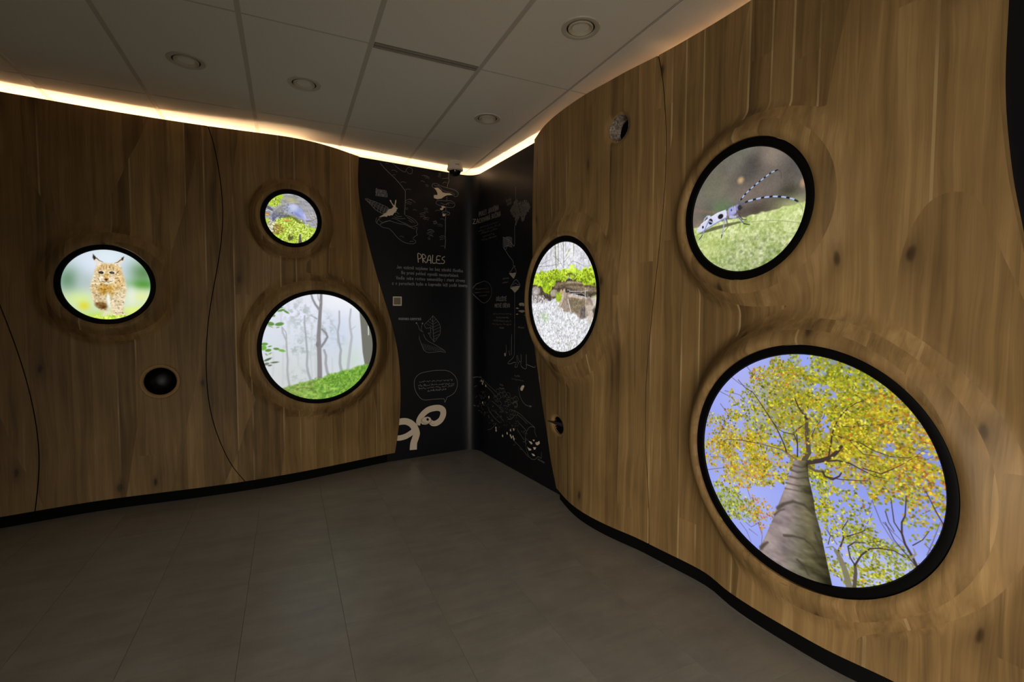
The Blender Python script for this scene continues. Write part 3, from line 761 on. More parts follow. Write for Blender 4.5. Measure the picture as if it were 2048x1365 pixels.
    for t in ([(-0.192,0.389),(-0.170,0.285),(-0.180,0.201)], [(0.260,0.389),(0.191,0.290),(0.273,0.262)], [(0.172,0.173),(0.255,0.198)], [(-0.204,0.179),(-0.158,0.076)], [(-0.067,0.521),(-0.069,0.436)], [(0.064,0.527),(0.078,0.444)], [(-0.002,0.545),(-0.008,0.418)], [(0.145,0.489),(0.152,0.426)], [(0.217,0.366),(0.308,0.306)]): p.stroke(t, 0.018, 0.01, (116, 86, 50), 0.8)
    w, m = p.mask(body, 0.03); M = np.zeros((p.n, p.n)); M[w] = m
    p.grain(96, 46, 8, M, (1, 1.02, 1.15)); p.grain(52, 100, 9, M)
    r = np.random.default_rng(4)
    for _ in range(170):
        x, y = r.random() * 2 - 1, r.random() * 2 - 1
        j, i = np.searchsorted(p.ax, y), np.searchsorted(p.ax, x)
        if M[j, i] > 0.9 and y < 0.15: p.blob(x, y, 0.018, 0.011, (92, 66, 40), r.random() * 3, 0.8, 0.4)
    p.sprinkle(160, 0.02, -0.97, 0.6, 0.10, [(200, 230, 80), (232, 240, 130), (170, 210, 50)], 0.025, 3)
    return p

def loc_lynx(e):
    return {(765, 515): [(-0.128,0.339)][0], (912, 518): [(0.113,0.344)][0]}[e]

def pic_slug():
    p = Pic(190, (150, 150, 158))
    p.img += (p.noise(6, 30, 2, 3)[..., None]) * 80 + p.noise(40, 40, 3, 2)[..., None] * 40
    p.haze(0.0, 0.75, 0.25, 0.12, (176, 172, 120), 0.8); p.haze(0.7, 0.4, 0.4, 0.4, (158, 156, 156), 0.5)
    for i in range(10): p.stroke([(0.05 + 0.09 * i, 0.95 - 0.06 * i), (0.5 + 0.06 * i, 0.5 - 0.10 * i), (1.0, 0.25 - 0.12 * i)], 0.012, 0.02, (108, 106, 110) if i % 2 else (196, 190, 182), 0.5)
    GM = [(168, 194, 56), (204, 220, 96), (134, 160, 40), (216, 230, 132), (110, 134, 38), (150, 150, 60)]
    p.poly([(-0.882,0.425),(-0.776,0.636),(-0.485,0.943),(-0.281,0.898),(-0.367,0.752),(-0.451,0.662),(-0.475,0.549),(-0.662,0.390)], (164, 198, 50), 1, 0.03)
    p.sprinkle(260, *[(-0.636,0.613)][0], 0.24, 0.20, GM, 0.024, 5)
    p.blob(*[(-0.845,0.321)][0], 0.18, 0.06, (86, 84, 96), -0.5, 0.9, 0.4); p.stroke([(-0.967,0.196),(-0.867,0.242),(-0.748,0.193)], 0.02, 0.015, (222, 222, 220))
    p.poly([(-1.019,-0.115),(-0.895,-0.077),(-0.760,-0.257),(-0.428,-0.041),(-0.008,0.124),(0.413,-0.139),(0.628,-0.251),(0.971,-0.304),(0.704,-0.746),(0.154,-1.016),(-0.371,-1.009),(-0.770,-0.652),(-0.982,-0.349)], (170, 200, 60), 1, 0.03)
    p.sprinkle(1500, *[(-0.024,-0.505)][0], 0.85, 0.52, GM + [(226, 240, 150)], 0.026, 6)
    p.sprinkle(130, *[(-0.764,-0.411)][0], 0.22, 0.26, [(214, 210, 200), (150, 140, 120), (120, 110, 70), (228, 226, 214)], 0.03, 7)
    p.sprinkle(60, *[(-0.522,-0.493)][0], 0.2, 0.22, [(150, 120, 50), (120, 90, 40)], 0.03, 8)
    p.blob(*[(-0.931,0.070)][0], 0.09, 0.05, (176, 110, 40), 0.2, 0.95, 0.4); p.blob(*[(-0.932,0.053)][0], 0.06, 0.016, (232, 206, 110), 0.0, 0.95, 0.4)
    p.blob(*[(-0.181,-0.087)][0], 0.13, 0.026, (214, 150, 90), 0.05, 0.95, 0.4); p.stroke([(-0.349,-0.152),(0.029,-0.084)], 0.02, 0.01, (150, 70, 40), 0.7)
    sh = [(-0.428,-0.018),(-0.134,0.130),(0.139,0.053),(0.413,-0.116),(0.521,-0.149),(0.283,-0.155),(-0.010,0.034)]
    p.poly(sh, (76, 84, 40), 0.8, 0.06)
    c = [(-0.717,-0.164),(-0.661,0.040),(-0.545,0.209),(-0.357,0.333),(-0.148,0.395),(0.062,0.402),(0.252,0.315),(0.389,0.198),(0.484,0.097)]
    wd = [0.08, 0.17, 0.27, 0.36, 0.40, 0.40, 0.36, 0.27, 0.13]
    for i in range(len(c) - 1):
        col = [(104, 104, 138), (100, 106, 122), (118, 122, 126), (128, 130, 130), (140, 144, 156), (158, 166, 202), (146, 156, 202), (156, 162, 212)][i]
        p.stroke(c[i:i + 2], wd[i], wd[i + 1], col, 1, edge=0.03)
    w, m = p.mask([(-0.758,-0.213),(-0.690,0.102),(-0.479,0.394),(-0.163,0.616),(-0.038,0.612),(-0.092,0.136),(-0.345,-0.008),(-0.513,-0.139)], 0.05); M = np.zeros((p.n, p.n)); M[w] = m
    p.grain(90, 40, 3, M); p.stroke([(-0.666,0.236),(-0.456,0.463),(-0.163,0.616),(0.048,0.664)], 0.05, 0.04, (206, 196, 186), 0.55, edge=0.04)
    p.blob(*[(0.085,0.472)][0], 0.14, 0.14, (202, 204, 226), 0, 0.7, 0.7); p.blob(*[(0.227,0.177)][0], 0.16, 0.06, (112, 126, 184), -0.5, 0.7, 0.7); p.blob(*[(-0.343,0.081)][0], 0.22, 0.05, (66, 66, 70), 0.2, 0.6, 0.7)
    p.blob(*[(0.016,0.239)][0], 0.02, 0.025, (56, 56, 70), 0, 0.9, 0.4); p.blob(*[(0.322,0.528)][0], 0.1, 0.02, (120, 128, 180), -0.8, 0.6, 0.5)
    tn = (178, 176, 222)
    p.stroke([(0.443,0.205),(0.527,0.079),(0.591,0.030),(0.713,0.075)], 0.05, 0.022, tn); p.stroke([(0.484,0.097),(0.513,-0.036),(0.543,-0.146),(0.594,-0.289)], 0.045, 0.022, tn)
    p.blob(*[(0.594,-0.289)][0], 0.022, 0.022, tn); p.stroke([(0.477,0.255),(0.549,0.105)], 0.02, 0.02, (226, 222, 244), 0.8)
    p.poly([(0.219,-0.976),(0.247,-0.747),(0.283,-0.596),(0.326,-0.603),(0.332,-0.761),(0.371,-0.961)], (74, 66, 74), 0.9, 0.03); p.poly([(-0.180,-0.857),(-0.122,-0.627),(-0.072,-0.734),(0.034,-0.701),(0.053,-0.789),(-0.119,-0.918)], (70, 66, 50), 0.85, 0.03)
    p.stroke([(0.728,0.219),(0.862,0.259),(1.016,0.164)], 0.02, 0.01, (232, 224, 190), 0.8); p.stroke([(0.590,-0.027),(0.789,0.020),(0.993,0.138)], 0.03, 0.02, (96, 90, 86), 0.7)
    p.img *= 1.06
    return p

def pic_fog():
    p = Pic(270, (216, 222, 232))
    p.haze(0.35, 0.85, 0.6, 0.35, (246, 246, 250), 0.9); p.haze(-0.4, 0.6, 0.4, 0.3, (232, 232, 250), 0.8); p.haze(0.3, 0.2, 0.3, 0.5, (204, 214, 238), 0.7)
    p.haze(-0.6, -0.6, 0.5, 0.5, (206, 210, 206), 0.8); p.haze(0.55, -0.3, 0.25, 0.3, (200, 216, 204), 0.8); p.haze(-0.05, -0.3, 0.3, 0.3, (206, 212, 214), 0.6)
    lf = p.noise(34, 34, 3, 3)
    for c, rx, ry, a in (([(-0.366,0.641)][0], 0.26, 0.24, 1), ([(-0.395,-0.013)][0], 0.22, 0.14, 1), ([(0.120,0.407)][0], 0.12, 0.2, 1), ([(-0.191,0.195)][0], 0.3, 0.3, .6), ([(-0.354,-0.514)][0], 0.2, 0.1, 1), ([(0.364,0.108)][0], 0.1, 0.12, .6)):
        d = ((p.S - c[0]) / rx)**2 + ((p.T - c[1]) / ry)**2
        al = np.clip(lf * 3.6 + 0.25, 0, 1) * np.exp(-d) * 0.8 * a
        p.lay((slice(None), slice(None)), al, (158, 172, 166))
    def tk(t, a, b, c, al=1.0): p.stroke(t, a, b, c, al, edge=0.014)
    pale = (188, 191, 196)
    for t in ([(-0.675,-0.685),(-0.662,-0.458),(-0.661,-0.230),(-0.649,0.031)], [(-0.836,-0.499),(-0.817,-0.309),(-0.818,-0.067)], [(-0.163,-0.618),(-0.169,-0.436),(-0.181,-0.201),(-0.159,0.122),(-0.145,0.463)], [(-0.095,-0.623),(-0.096,-0.350),(-0.103,-0.096)], [(-0.401,-0.333),(-0.402,0.023)], [(0.213,-0.478),(0.208,-0.219)]): tk(t, 0.035, 0.022, (196, 200, 202), 0.6)
    tk([(-0.189,-0.616),(-0.229,-0.486),(-0.251,-0.341),(-0.239,-0.126),(-0.258,0.197),(-0.279,0.464),(-0.272,0.588)], 0.045, 0.026, (162, 166, 172), .9)
    tk([(-0.555,-0.713),(-0.576,-0.587),(-0.589,-0.410),(-0.578,-0.234),(-0.590,-0.041),(-0.595,0.134),(-0.648,0.275),(-0.661,0.380)], 0.04, 0.02, (166, 168, 170), .9); tk([(-0.589,0.169),(-0.599,0.292),(-0.654,0.371)], 0.016, 0.012, (150, 154, 156), .8); tk([(-0.663,0.275),(-0.675,0.466),(-0.676,0.587)], 0.02, 0.012, pale, .7)
    tk([(0.383,-0.498),(0.354,-0.338),(0.360,-0.189),(0.376,-0.078),(0.337,0.090),(0.322,0.276),(0.355,0.460),(0.355,0.681)], 0.056, 0.026, (164, 166, 172), .95); tk([(0.322,0.276),(0.261,0.387),(0.226,0.442)], 0.02, 0.01, (176, 180, 188), .8)
    tk([(0.502,-0.459),(0.527,-0.253),(0.560,-0.010),(0.588,0.177),(0.559,0.365),(0.552,0.515),(0.577,0.720)], 0.058, 0.032, (180, 182, 188), .95); tk([(0.586,0.327),(0.661,0.383)], 0.016, 0.01, (176, 180, 184), .8)
    tk([(0.140,-0.575),(0.110,-0.472),(0.088,-0.323),(0.097,-0.177),(0.064,-0.066)], 0.052, 0.04, (160, 160, 166), .95)
    mk = (134, 130, 134)
    tk([(-0.027,-0.701),(-0.023,-0.445),(-0.024,-0.263),(-0.028,0.010),(-0.032,0.191),(-0.019,0.372),(-0.009,0.516),(0.004,0.679),(0.020,0.823),(0.026,1.003)], 0.092, 0.048, mk); tk([(-0.016,0.715),(-0.080,0.804),(-0.129,0.910),(-0.152,0.998)], 0.046, 0.028, (142, 140, 146))
    tk([(0.010,-0.000),(0.081,0.098),(0.128,0.188),(0.101,0.261),(0.029,0.335)], 0.044, 0.034, (140, 138, 142)); tk([(-0.059,0.534),(-0.117,0.574),(-0.168,0.597)], 0.02, 0.01, (150, 152, 158)); tk([(0.010,0.841),(-0.027,0.912),(-0.034,1.001)], 0.02, 0.014, (160, 160, 168))
    p.blob(*[(-0.055,0.047)][0], 0.03, 0.05, (128, 124, 126), 0, 1, 0.4)
    p.poly([(0.745,0.665),(0.765,0.401),(0.785,0.097),(0.798,-0.133),(0.855,-0.500),(1.111,-0.516),(1.124,0.744)], (112, 112, 102), 1, 0.012)
    p.poly([(0.907,0.399),(0.930,0.380),(0.934,0.208),(0.909,0.199)], (226, 230, 226), 0.8, 0.01)
    gr = [(-0.700,-0.754),(-0.603,-0.718),(-0.506,-0.695),(-0.340,-0.649),(-0.172,-0.639),(0.000,-0.593),(0.176,-0.531),(0.356,-0.497),(0.539,-0.461),(0.689,-0.423),(0.879,-0.386),(1.112,-0.418),(0.909,-1.181),(-0.831,-1.004)]
    w, m = p.mask(gr, 0.03, 0.035); M = np.zeros((p.n, p.n)); M[w] = m
    gcol = np.zeros_like(p.img); gcol[:] = (130, 166, 72); gcol += p.noise(50, 50, 7, 3)[..., None] * np.array((130, 110, 70)) + p.noise(10, 10, 8, 2)[..., None] * 40; gcol += (np.clip((p.S + 0.25) * 26, -22, 12))[..., None] * np.array((-0.9, 0.1, -0.9))
    p.img = p.img * (1 - M[..., None]) + gcol * M[..., None]
    p.sprinkle(260, *[(0.352,-0.730)][0], 0.6, 0.22, [(116, 168, 52), (148, 190, 78), (88, 136, 46), (106, 122, 60)], 0.014, 2, 0.5, 0.6)
    tk([(-0.458,-0.783),(-0.342,-0.748),(-0.208,-0.777),(-0.107,-0.840)], 0.014, 0.01, (110, 96, 60), .7); tk([(-0.224,-0.712),(-0.207,-0.678),(-0.173,-0.671),(-0.191,-0.733),(-0.158,-0.800)], 0.02, 0.01, (120, 110, 80), .7); tk([(0.135,-0.899),(0.207,-0.849)], 0.02, 0.012, (96, 90, 50), .6)
    L = (92, 140, 58)
    for (x, y), a, b, g, c in zip([(-0.848,0.447),(-0.704,0.439),(-0.674,0.688),(-0.589,0.664),(-0.955,0.084),(-0.972,0.015),(-0.896,-0.032),(-0.764,-0.010),(-0.673,-0.045),(-0.907,-0.197),(-0.797,-0.255),(-0.932,-0.277),(-0.876,-0.306),(-0.798,0.591),(-0.869,0.039),(-0.856,0.399),(-0.732,0.380),(-0.678,0.739),(-0.929,-0.105),(-0.867,-0.090)],
                              (.060,.074,.062,.060,.056,.05,.05,.05,.06,.068,.068,.046,.034,.03,.03,.05,.03,.04,.03,.03), (.034,.032,.020,.018,.026,.044,.026,.022,.024,.020,.015,.024,.016,.022,.012,.012,.012,.012,.014,.014), (-.2,.15,.3,-.6,0,.3,.1,-.1,-.25,.4,.05,.2,.1,.1,.2,-.4,.2,.1,-.8,.5),
                              (L, L, L, L, (96, 150, 56), (110, 168, 60), L, L, (120, 176, 70), (84, 106, 70), (86, 108, 72), (112, 116, 104), (110, 112, 100), (120, 140, 100), L, (150, 170, 140), (140, 160, 130), L, (150, 170, 130), (140, 170, 110))):
        p.blob(x, y, a, b, c, g, 0.95, 0.25)
    return p

def pic_log():
    p = Pic(300, (214, 214, 220))
    p.img += p.noise(40, 14, 1, 3)[..., None] * 70
    p.haze(0.1, 0.9, 0.35, 0.3, (240, 240, 244), 0.7)
    tk = (150, 146, 142)
    for t, a, c in (([(-0.122,1.052),(-0.111,0.844),(-0.117,0.582)], 9, (122, 122, 96)), ([(-0.218,0.970),(-0.197,0.778),(-0.175,0.549)], 14, (140, 140, 110)), ([(0.037,1.049),(0.050,0.753),(0.062,0.530)], 8, (126, 120, 122)), ([(0.342,0.991),(0.355,0.721)], 12, (170, 166, 150)), ([(-0.351,0.948),(-0.346,0.737)], 5, tk), ([(0.226,0.843),(0.138,0.743)], 14, (176, 190, 120)),
                    ([(0.460,0.922),(0.407,0.715)], 6, (186, 180, 180)), ([(-0.521,0.890),(-0.476,0.749)], 5, (180, 176, 170)), ([(0.634,0.761),(0.645,0.551)], 5, (190, 186, 190)), ([(-0.801,0.622),(-0.342,0.602),(0.047,0.623),(0.229,0.734)], 4, (120, 116, 120)), ([(0.203,0.554),(0.321,0.631),(0.469,0.585),(0.640,0.516)], 5, (140, 136, 146)), ([(-0.692,0.612),(-0.586,0.682),(-0.379,0.721)], 4, (136, 132, 132)), ([(-0.280,0.787),(-0.048,0.651),(0.050,0.531)], 4, (120, 116, 116)), ([(-0.056,0.987),(0.010,0.868)], 4, (120, 116, 110)), ([(0.524,0.668),(0.747,0.628)], 3, (150, 146, 150)), ([(0.101,0.967),(0.123,0.818)], 5, (134, 130, 128))):
        p.stroke(t, a / 430, a / 520, c, 0.85)
    p.haze(0.45, 0.42, 0.35, 0.1, (214, 216, 226), 0.8)
    # ground of pale litter
    gd = [(-1.208,-0.033),(-0.678,-0.006),(-0.226,-0.038),(0.311,-0.106),(1.132,-0.090),(1.164,-1.194),(-1.178,-1.422)]
    w, m = p.mask(gd, 0.03); M = np.zeros((p.n, p.n)); M[w] = m
    g = np.zeros_like(p.img); g[:] = (222, 222, 228); g += p.noise(90, 60, 4, 3)[..., None] * np.array((150, 140, 140)) + p.noise(8, 8, 5, 2)[..., None] * 24
    p.img = p.img * (1 - M[..., None]) + g * M[..., None]
    p.sprinkle(500, 0, -0.55, 0.9, 0.45, [(198, 200, 190), (166, 176, 166), (240, 240, 244), (248, 248, 250), (196, 188, 180)], 0.02, 3, 0.3, 0.7)
    p.sprinkle(70, *[(-0.527,-0.365)][0], 0.18, 0.1, [(176, 200, 140), (160, 190, 150)], 0.02, 4, 0.3, 0.6); p.sprinkle(50, 0.2, -0.85, 0.4, 0.15, [(150, 160, 130), (180, 160, 150)], 0.02, 5, 0.3, 0.6)
    # fallen trunk
    p.poly([(-1.059,0.335),(-0.507,0.303),(0.055,0.327),(0.590,0.310),(1.075,0.162),(1.080,-0.022),(0.710,-0.010),(0.184,0.117),(-0.227,-0.019),(-0.499,-0.050),(-1.053,0.067)], (76, 64, 52), 1, 0.02, 0.05)
    w, m = p.mask([(-0.234,0.268),(0.360,0.280),(0.704,0.216),(1.024,0.148),(1.027,0.047),(0.481,0.104),(0.058,0.196),(-0.198,0.171)], 0.03); p.lay(w, m * 0.9, (140, 122, 98))
    p.stroke([(-0.069,0.203),(0.303,0.211),(0.593,0.187),(0.973,0.134)], 0.05, 0.03, (92, 78, 60), 0.7); p.stroke([(0.180,0.264),(0.478,0.247),(0.704,0.199)], 0.03, 0.02, (176, 160, 136), 0.7)
    p.stroke([(0.123,0.101),(0.425,0.062),(0.709,0.007)], 0.05, 0.05, (44, 38, 34), 0.9); p.stroke([(0.246,0.096),(0.596,0.081),(0.762,0.092)], 0.018, 0.014, (196, 190, 186), 0.8); p.stroke([(0.307,0.057),(0.597,0.055),(0.709,0.007)], 0.014, 0.014, (180, 174, 170), 0.8)
    p.blob(*[(-0.865,0.142)][0], 0.16, 0.10, (164, 152, 146), 0, 1, 0.25); p.blob(*[(-0.864,0.131)][0], 0.07, 0.05, (196, 188, 186), 0, 0.9, 0.4); p.blob(*[(-0.229,0.081)][0], 0.13, 0.07, (150, 140, 118), 0, 1, 0.2); p.blob(*[(-0.256,0.094)][0], 0.08, 0.05, (178, 168, 144), 0, 0.9, 0.5)
    p.poly([(-1.033,0.046),(-0.715,0.055),(-0.430,-0.032),(-0.463,-0.090),(-1.011,-0.099)], (196, 188, 190), 1, 0.02)
    p.sprinkle(120, *[(-0.750,-0.014)][0], 0.25, 0.08, [(206, 200, 202), (150, 142, 140), (120, 110, 106)], 0.02, 9)
    # moss
    ms = [(-1.100,0.461),(-0.910,0.499),(-0.689,0.509),(-0.340,0.525),(-0.013,0.527),(0.234,0.530),(0.353,0.572),(0.403,0.537),(0.331,0.480),(0.585,0.477),(0.859,0.467),(1.068,0.413),(1.075,0.145),(0.972,0.167),(0.840,0.174),(0.592,0.236),(0.418,0.304),(0.209,0.335),(0.056,0.299),(-0.168,0.284),(-0.272,0.213),(-0.381,0.093),(-0.520,0.118),(-0.683,0.234),(-0.905,0.265),(-1.098,0.337)]
    w, m = p.mask(ms, 0.012, 0.075); M = np.zeros((p.n, p.n)); M[w] = m
    g = np.zeros_like(p.img); g[:] = (152, 182, 28); g += p.noise(18, 26, 6, 4)[..., None] * np.array((190, 190, 80)); g += (np.clip((p.T - 0.14) * 150, -50, 40))[..., None]
    p.img = p.img * (1 - M[..., None]) + g * M[..., None]
    p.sprinkle(420, *[(-0.338,0.409)][0], 0.62, 0.11, [(180, 206, 40), (206, 226, 70), (124, 150, 20), (96, 116, 20)], 0.016, 10, 0.6, 0.75); p.sprinkle(240, *[(0.728,0.336)][0], 0.4, 0.12, [(180, 206, 40), (206, 226, 70), (130, 156, 24), (96, 116, 20)], 0.016, 11, 0.6, 0.75)
    p.stroke([(0.146,0.394),(0.297,0.411),(0.417,0.357),(0.359,0.316)], 0.04, 0.03, (110, 104, 50), 0.7); p.stroke([(-0.406,0.414),(-0.336,0.351),(-0.369,0.295)], 0.03, 0.02, (110, 130, 20), 0.6)
    p.blob(*[(-0.070,0.005)][0], 0.10, 0.09, (158, 182, 36), 0.4, 1, 0.3); p.blob(*[(0.931,-0.038)][0], 0.09, 0.035, (170, 190, 70), 0.3, 1, 0.3)
    # broken stump
    p.poly([(-0.044,-0.174),(0.001,-0.053),(0.037,0.030),(0.097,0.161),(0.123,0.082),(0.307,0.039),(0.599,-0.033),(0.872,-0.015),(1.080,-0.005),(1.089,-0.324),(0.882,-0.358),(0.609,-0.395),(0.315,-0.270),(0.101,-0.269)], (160, 142, 128), 1, 0.02, 0.05)
    p.poly([(0.249,-0.032),(0.484,-0.003),(0.712,-0.080),(0.686,-0.149),(0.603,-0.183),(0.493,-0.324),(0.314,-0.234),(0.221,-0.123)], (124, 110, 84), 0.85, 0.04); p.poly([(0.575,-0.183),(0.714,-0.167),(0.720,-0.377),(0.552,-0.378)], (96, 86, 80), 0.85, 0.03)
    p.poly([(0.714,-0.167),(0.929,-0.153),(0.919,-0.290),(0.831,-0.480),(0.777,-0.463),(0.773,-0.324)], (206, 192, 176), 0.95, 0.02); p.poly([(0.846,-0.049),(1.079,0.011),(1.084,-0.156),(0.929,-0.170)], (214, 202, 194), 0.9, 0.02); p.poly([(0.878,-0.238),(1.084,-0.156),(1.087,-0.273),(0.933,-0.324)], (66, 58, 54), 0.9, 0.03)
    p.stroke([(-0.053,-0.174),(0.017,-0.063),(0.085,0.121)], 0.07, 0.05, (204, 186, 164)); p.stroke([(-0.003,0.106),(0.036,0.077)], 0.08, 0.06, (196, 160, 130)); p.stroke([(0.217,0.024),(0.368,0.001),(0.599,-0.033)], 0.05, 0.03, (206, 184, 166), 0.9)
    p.stroke([(0.204,-0.049),(0.252,-0.160),(0.301,-0.288)], 0.018, 0.012, (236, 232, 226)); p.stroke([(0.695,0.130),(0.713,-0.115),(0.720,-0.394)], 0.02, 0.016, (206, 200, 176), 0.8); p.stroke([(0.650,0.167),(0.677,-0.009)], 0.012, 0.01, (196, 190, 170), 0.7); p.stroke([(0.760,0.144),(0.752,-0.046)], 0.012, 0.01, (196, 190, 170), 0.7)
    p.grain(64, 70, 12, None)
    return p

def pic_beetle():
    p = Pic(300, (112, 104, 96))
    p.haze(-0.15, 0.9, 0.35, 0.22, (108, 108, 96), 0.8); p.haze(0.2, 0.72, 0.22, 0.16, (62, 60, 58), 0.9); p.haze(0.05, 0.55, 0.16, 0.12, (74, 72, 70), 0.6); p.haze(0.45, 0.78, 0.22, 0.2, (146, 130, 116), 0.8)
    p.haze(0.85, 0.6, 0.18, 0.25, (84, 80, 78), 0.8); p.haze(-0.4, 0.12, 0.24, 0.16, (92, 124, 84), 0.9); p.haze(-0.6, 0.5, 0.3, 0.25, (112, 114, 90), 0.7); p.haze(-0.85, -0.15, 0.25, 0.12, (148, 128, 112), 0.9)
    p.haze(0.2, -0.02, 0.4, 0.14, (72, 62, 54), 0.9); p.haze(0.75, 0.15, 0.2, 0.12, (70, 68, 56), 0.9); p.haze(0.05, 0.25, 0.4, 0.15, (128, 112, 102), 0.6); p.haze(-0.7, 0.1, 0.15, 0.2, (86, 84, 74), 0.6)
    p.blob(*[(-0.060,0.507)][0], 0.05, 0.05, (216, 176, 128), 0, 0.9, 0.8); p.blob(*[(0.956,0.231)][0], 0.045, 0.06, (190, 150, 118), 0, 0.8, 0.9); p.stroke([(-1.024,0.181),(-0.688,0.101),(-0.357,0.013)], 0.05, 0.03, (140, 112, 96), 0.6, edge=0.04)
    hill = [(-1.133,-0.182),(-1.019,-0.155),(-0.798,-0.133),(-0.572,-0.111),(-0.291,-0.104),(0.052,-0.108),(0.425,-0.083),(0.686,-0.067),(0.868,-0.057),(1.003,-0.044),(1.239,-0.044),(1.281,-1.512),(-1.113,-1.449)]
    w, m = p.mask(hill, 0.015, 0.02); M = np.zeros((p.n, p.n)); M[w] = m
    g = np.zeros_like(p.img); g[:] = (188, 202, 132)
    g += (np.clip((-0.35 - p.T) * 70, -10, 60))[..., None] * np.array((-.62, -.62, -.35)); g += p.noise(50, 50, 2, 3)[..., None] * np.array((110, 96, 120)) + p.noise(7, 7, 3, 3)[..., None] * np.array((80, 60, 90))
    p.img = p.img * (1 - M[..., None]) + g * M[..., None]
    p.haze(0.8, -0.05, 0.3, 0.12, (206, 222, 140), 0.5); p.haze(-0.65, -0.55, 0.25, 0.25, (202, 216, 120), 0.4)
    p.sprinkle(160, 0.25, -0.68, 0.6, 0.25, [(150, 156, 120), (176, 190, 130), (130, 140, 100), (206, 214, 180)], 0.025, 5, 0.6, 0.5)
    # shadow cast on the bark, then the beetle
    p.poly([(-0.890,-0.273),(-0.569,-0.249),(-0.268,-0.220),(-0.025,-0.192),(-0.065,-0.167),(-0.311,-0.168),(-0.570,-0.184),(-0.796,-0.232)], (92, 94, 60), 0.9, 0.012); p.stroke([(-0.065,-0.193),(0.245,-0.218),(0.518,-0.249),(0.742,-0.300),(0.924,-0.352)], 0.01, 0.008, (130, 138, 92), 0.8); p.stroke([(-0.351,-0.297),(-0.289,-0.241),(-0.269,-0.160)], 0.012, 0.01, (92, 94, 60), 0.8)
    lg = (176, 180, 214); dk = (44, 42, 54)
    p.stroke([(-0.787,-0.106),(-0.750,-0.014),(-0.698,0.029)], 0.022, 0.02, lg); p.stroke([(-0.026,-0.141),(0.053,-0.162)], 0.012, 0.01, dk); p.stroke([(-0.109,-0.013),(-0.047,-0.105),(-0.006,-0.148)], 0.022, 0.016, (86, 72, 80))
    body = [(-0.919,-0.224),(-0.910,-0.179),(-0.822,-0.100),(-0.663,-0.023),(-0.487,0.042),(-0.333,0.067),(-0.294,0.021),(-0.303,-0.065),(-0.398,-0.087),(-0.571,-0.146),(-0.796,-0.236)]
    p.poly(body, (214, 216, 240), 1, 0.012); p.stroke([(-0.822,-0.100),(-0.663,-0.023),(-0.487,0.042),(-0.337,0.064)], 0.02, 0.016, (240, 242, 252), 0.8); p.stroke([(-0.796,-0.236),(-0.571,-0.146),(-0.398,-0.087),(-0.305,-0.065)], 0.022, 0.022, (142, 146, 188), 0.9)
    p.poly([(-0.698,0.029),(-0.659,0.034),(-0.591,-0.008),(-0.617,-0.046),(-0.686,-0.019)], (206, 210, 236), 1, 0.012)
    p.blob(*[(-0.427,-0.027)][0], 0.052, 0.043, (24, 20, 24), 0.15, 1, 0.2); p.blob(*[(-0.626,-0.083)][0], 0.042, 0.052, (24, 20, 24), 0.3, 1, 0.2); p.blob(*[(-0.784,-0.157)][0], 0.018, 0.024, (24, 20, 24), 0, 1, 0.25); p.stroke([(-0.657,-0.068),(-0.572,-0.111)], 0.03, 0.02, lg, 0.9)
    p.stroke([(-0.289,-0.045),(-0.148,-0.079),(-0.108,-0.040)], 0.05, 0.03, (120, 104, 96)); p.poly([(-0.305,0.032),(-0.264,0.089),(-0.192,0.107),(-0.140,0.060),(-0.125,-0.010),(-0.169,-0.044),(-0.272,-0.045),(-0.302,-0.015)], (148, 152, 206), 1, 0.012); p.blob(*[(-0.211,0.033)][0], 0.05, 0.05, (172, 176, 224), 0, 0.8, 0.6); p.blob(*[(-0.222,0.044)][0], 0.012, 0.018, dk, 0, 0.9, 0.4)
    p.stroke([(-0.298,0.021),(-0.289,-0.045)], 0.03, 0.02, (150, 130, 104)); p.blob(*[(-0.120,0.068)][0], 0.055, 0.05, (134, 138, 190), 0.3, 1, 0.25); p.blob(*[(-0.070,0.058)][0], 0.035, 0.045, (40, 36, 44), 0.2, 1, 0.35); p.stroke([(-0.069,0.035),(-0.010,0.060)], 0.012, 0.01, dk); p.stroke([(-0.070,0.080),(-0.020,0.034)], 0.01, 0.008, dk); p.stroke([(-0.161,0.097),(-0.149,0.004)], 0.016, 0.012, (214, 200, 170))
    p.stroke([(-0.240,-0.063),(-0.168,-0.081),(-0.107,-0.073)], 0.05, 0.03, lg); p.stroke([(-0.117,-0.071),(-0.056,-0.131),(0.015,-0.220)], 0.022, 0.02, (110, 112, 140)); p.stroke([(0.015,-0.220),(0.117,-0.251)], 0.018, 0.012, dk)
    p.stroke([(-0.344,-0.088),(-0.373,-0.237),(-0.400,-0.384)], 0.024, 0.016, (164, 168, 206)); p.stroke([(-0.317,-0.087),(-0.286,-0.191)], 0.022, 0.016, (96, 98, 120)); p.stroke([(-0.667,-0.067),(-0.762,-0.237),(-0.836,-0.354)], 0.024, 0.014, (140, 144, 186)); p.stroke([(-0.795,-0.300),(-0.869,-0.375)], 0.014, 0.01, dk); p.stroke([(-0.397,-0.346),(-0.404,-0.398)], 0.018, 0.014, dk)
    def feeler(t, w0, w1, segs):
        P = np.array(t); L = np.concatenate([[0], np.cumsum(np.hypot(*np.diff(P, axis=0).T))])
        f = lambda q: (np.interp(q * L[-1], L, P[:, 0]), np.interp(q * L[-1], L, P[:, 1]))
        for i in range(segs):
            a, b = i / segs, (i + 1) / segs; wq = w0 + (w1 - w0) * a; k = a + (b - a) * 0.62
            p.stroke([f(a), f((a + k) / 2), f(k)], wq, wq, (176, 198, 246) if i else (90, 96, 130)); p.stroke([f(k), f(b)], wq * 1.25, wq * 1.25, (30, 26, 36))
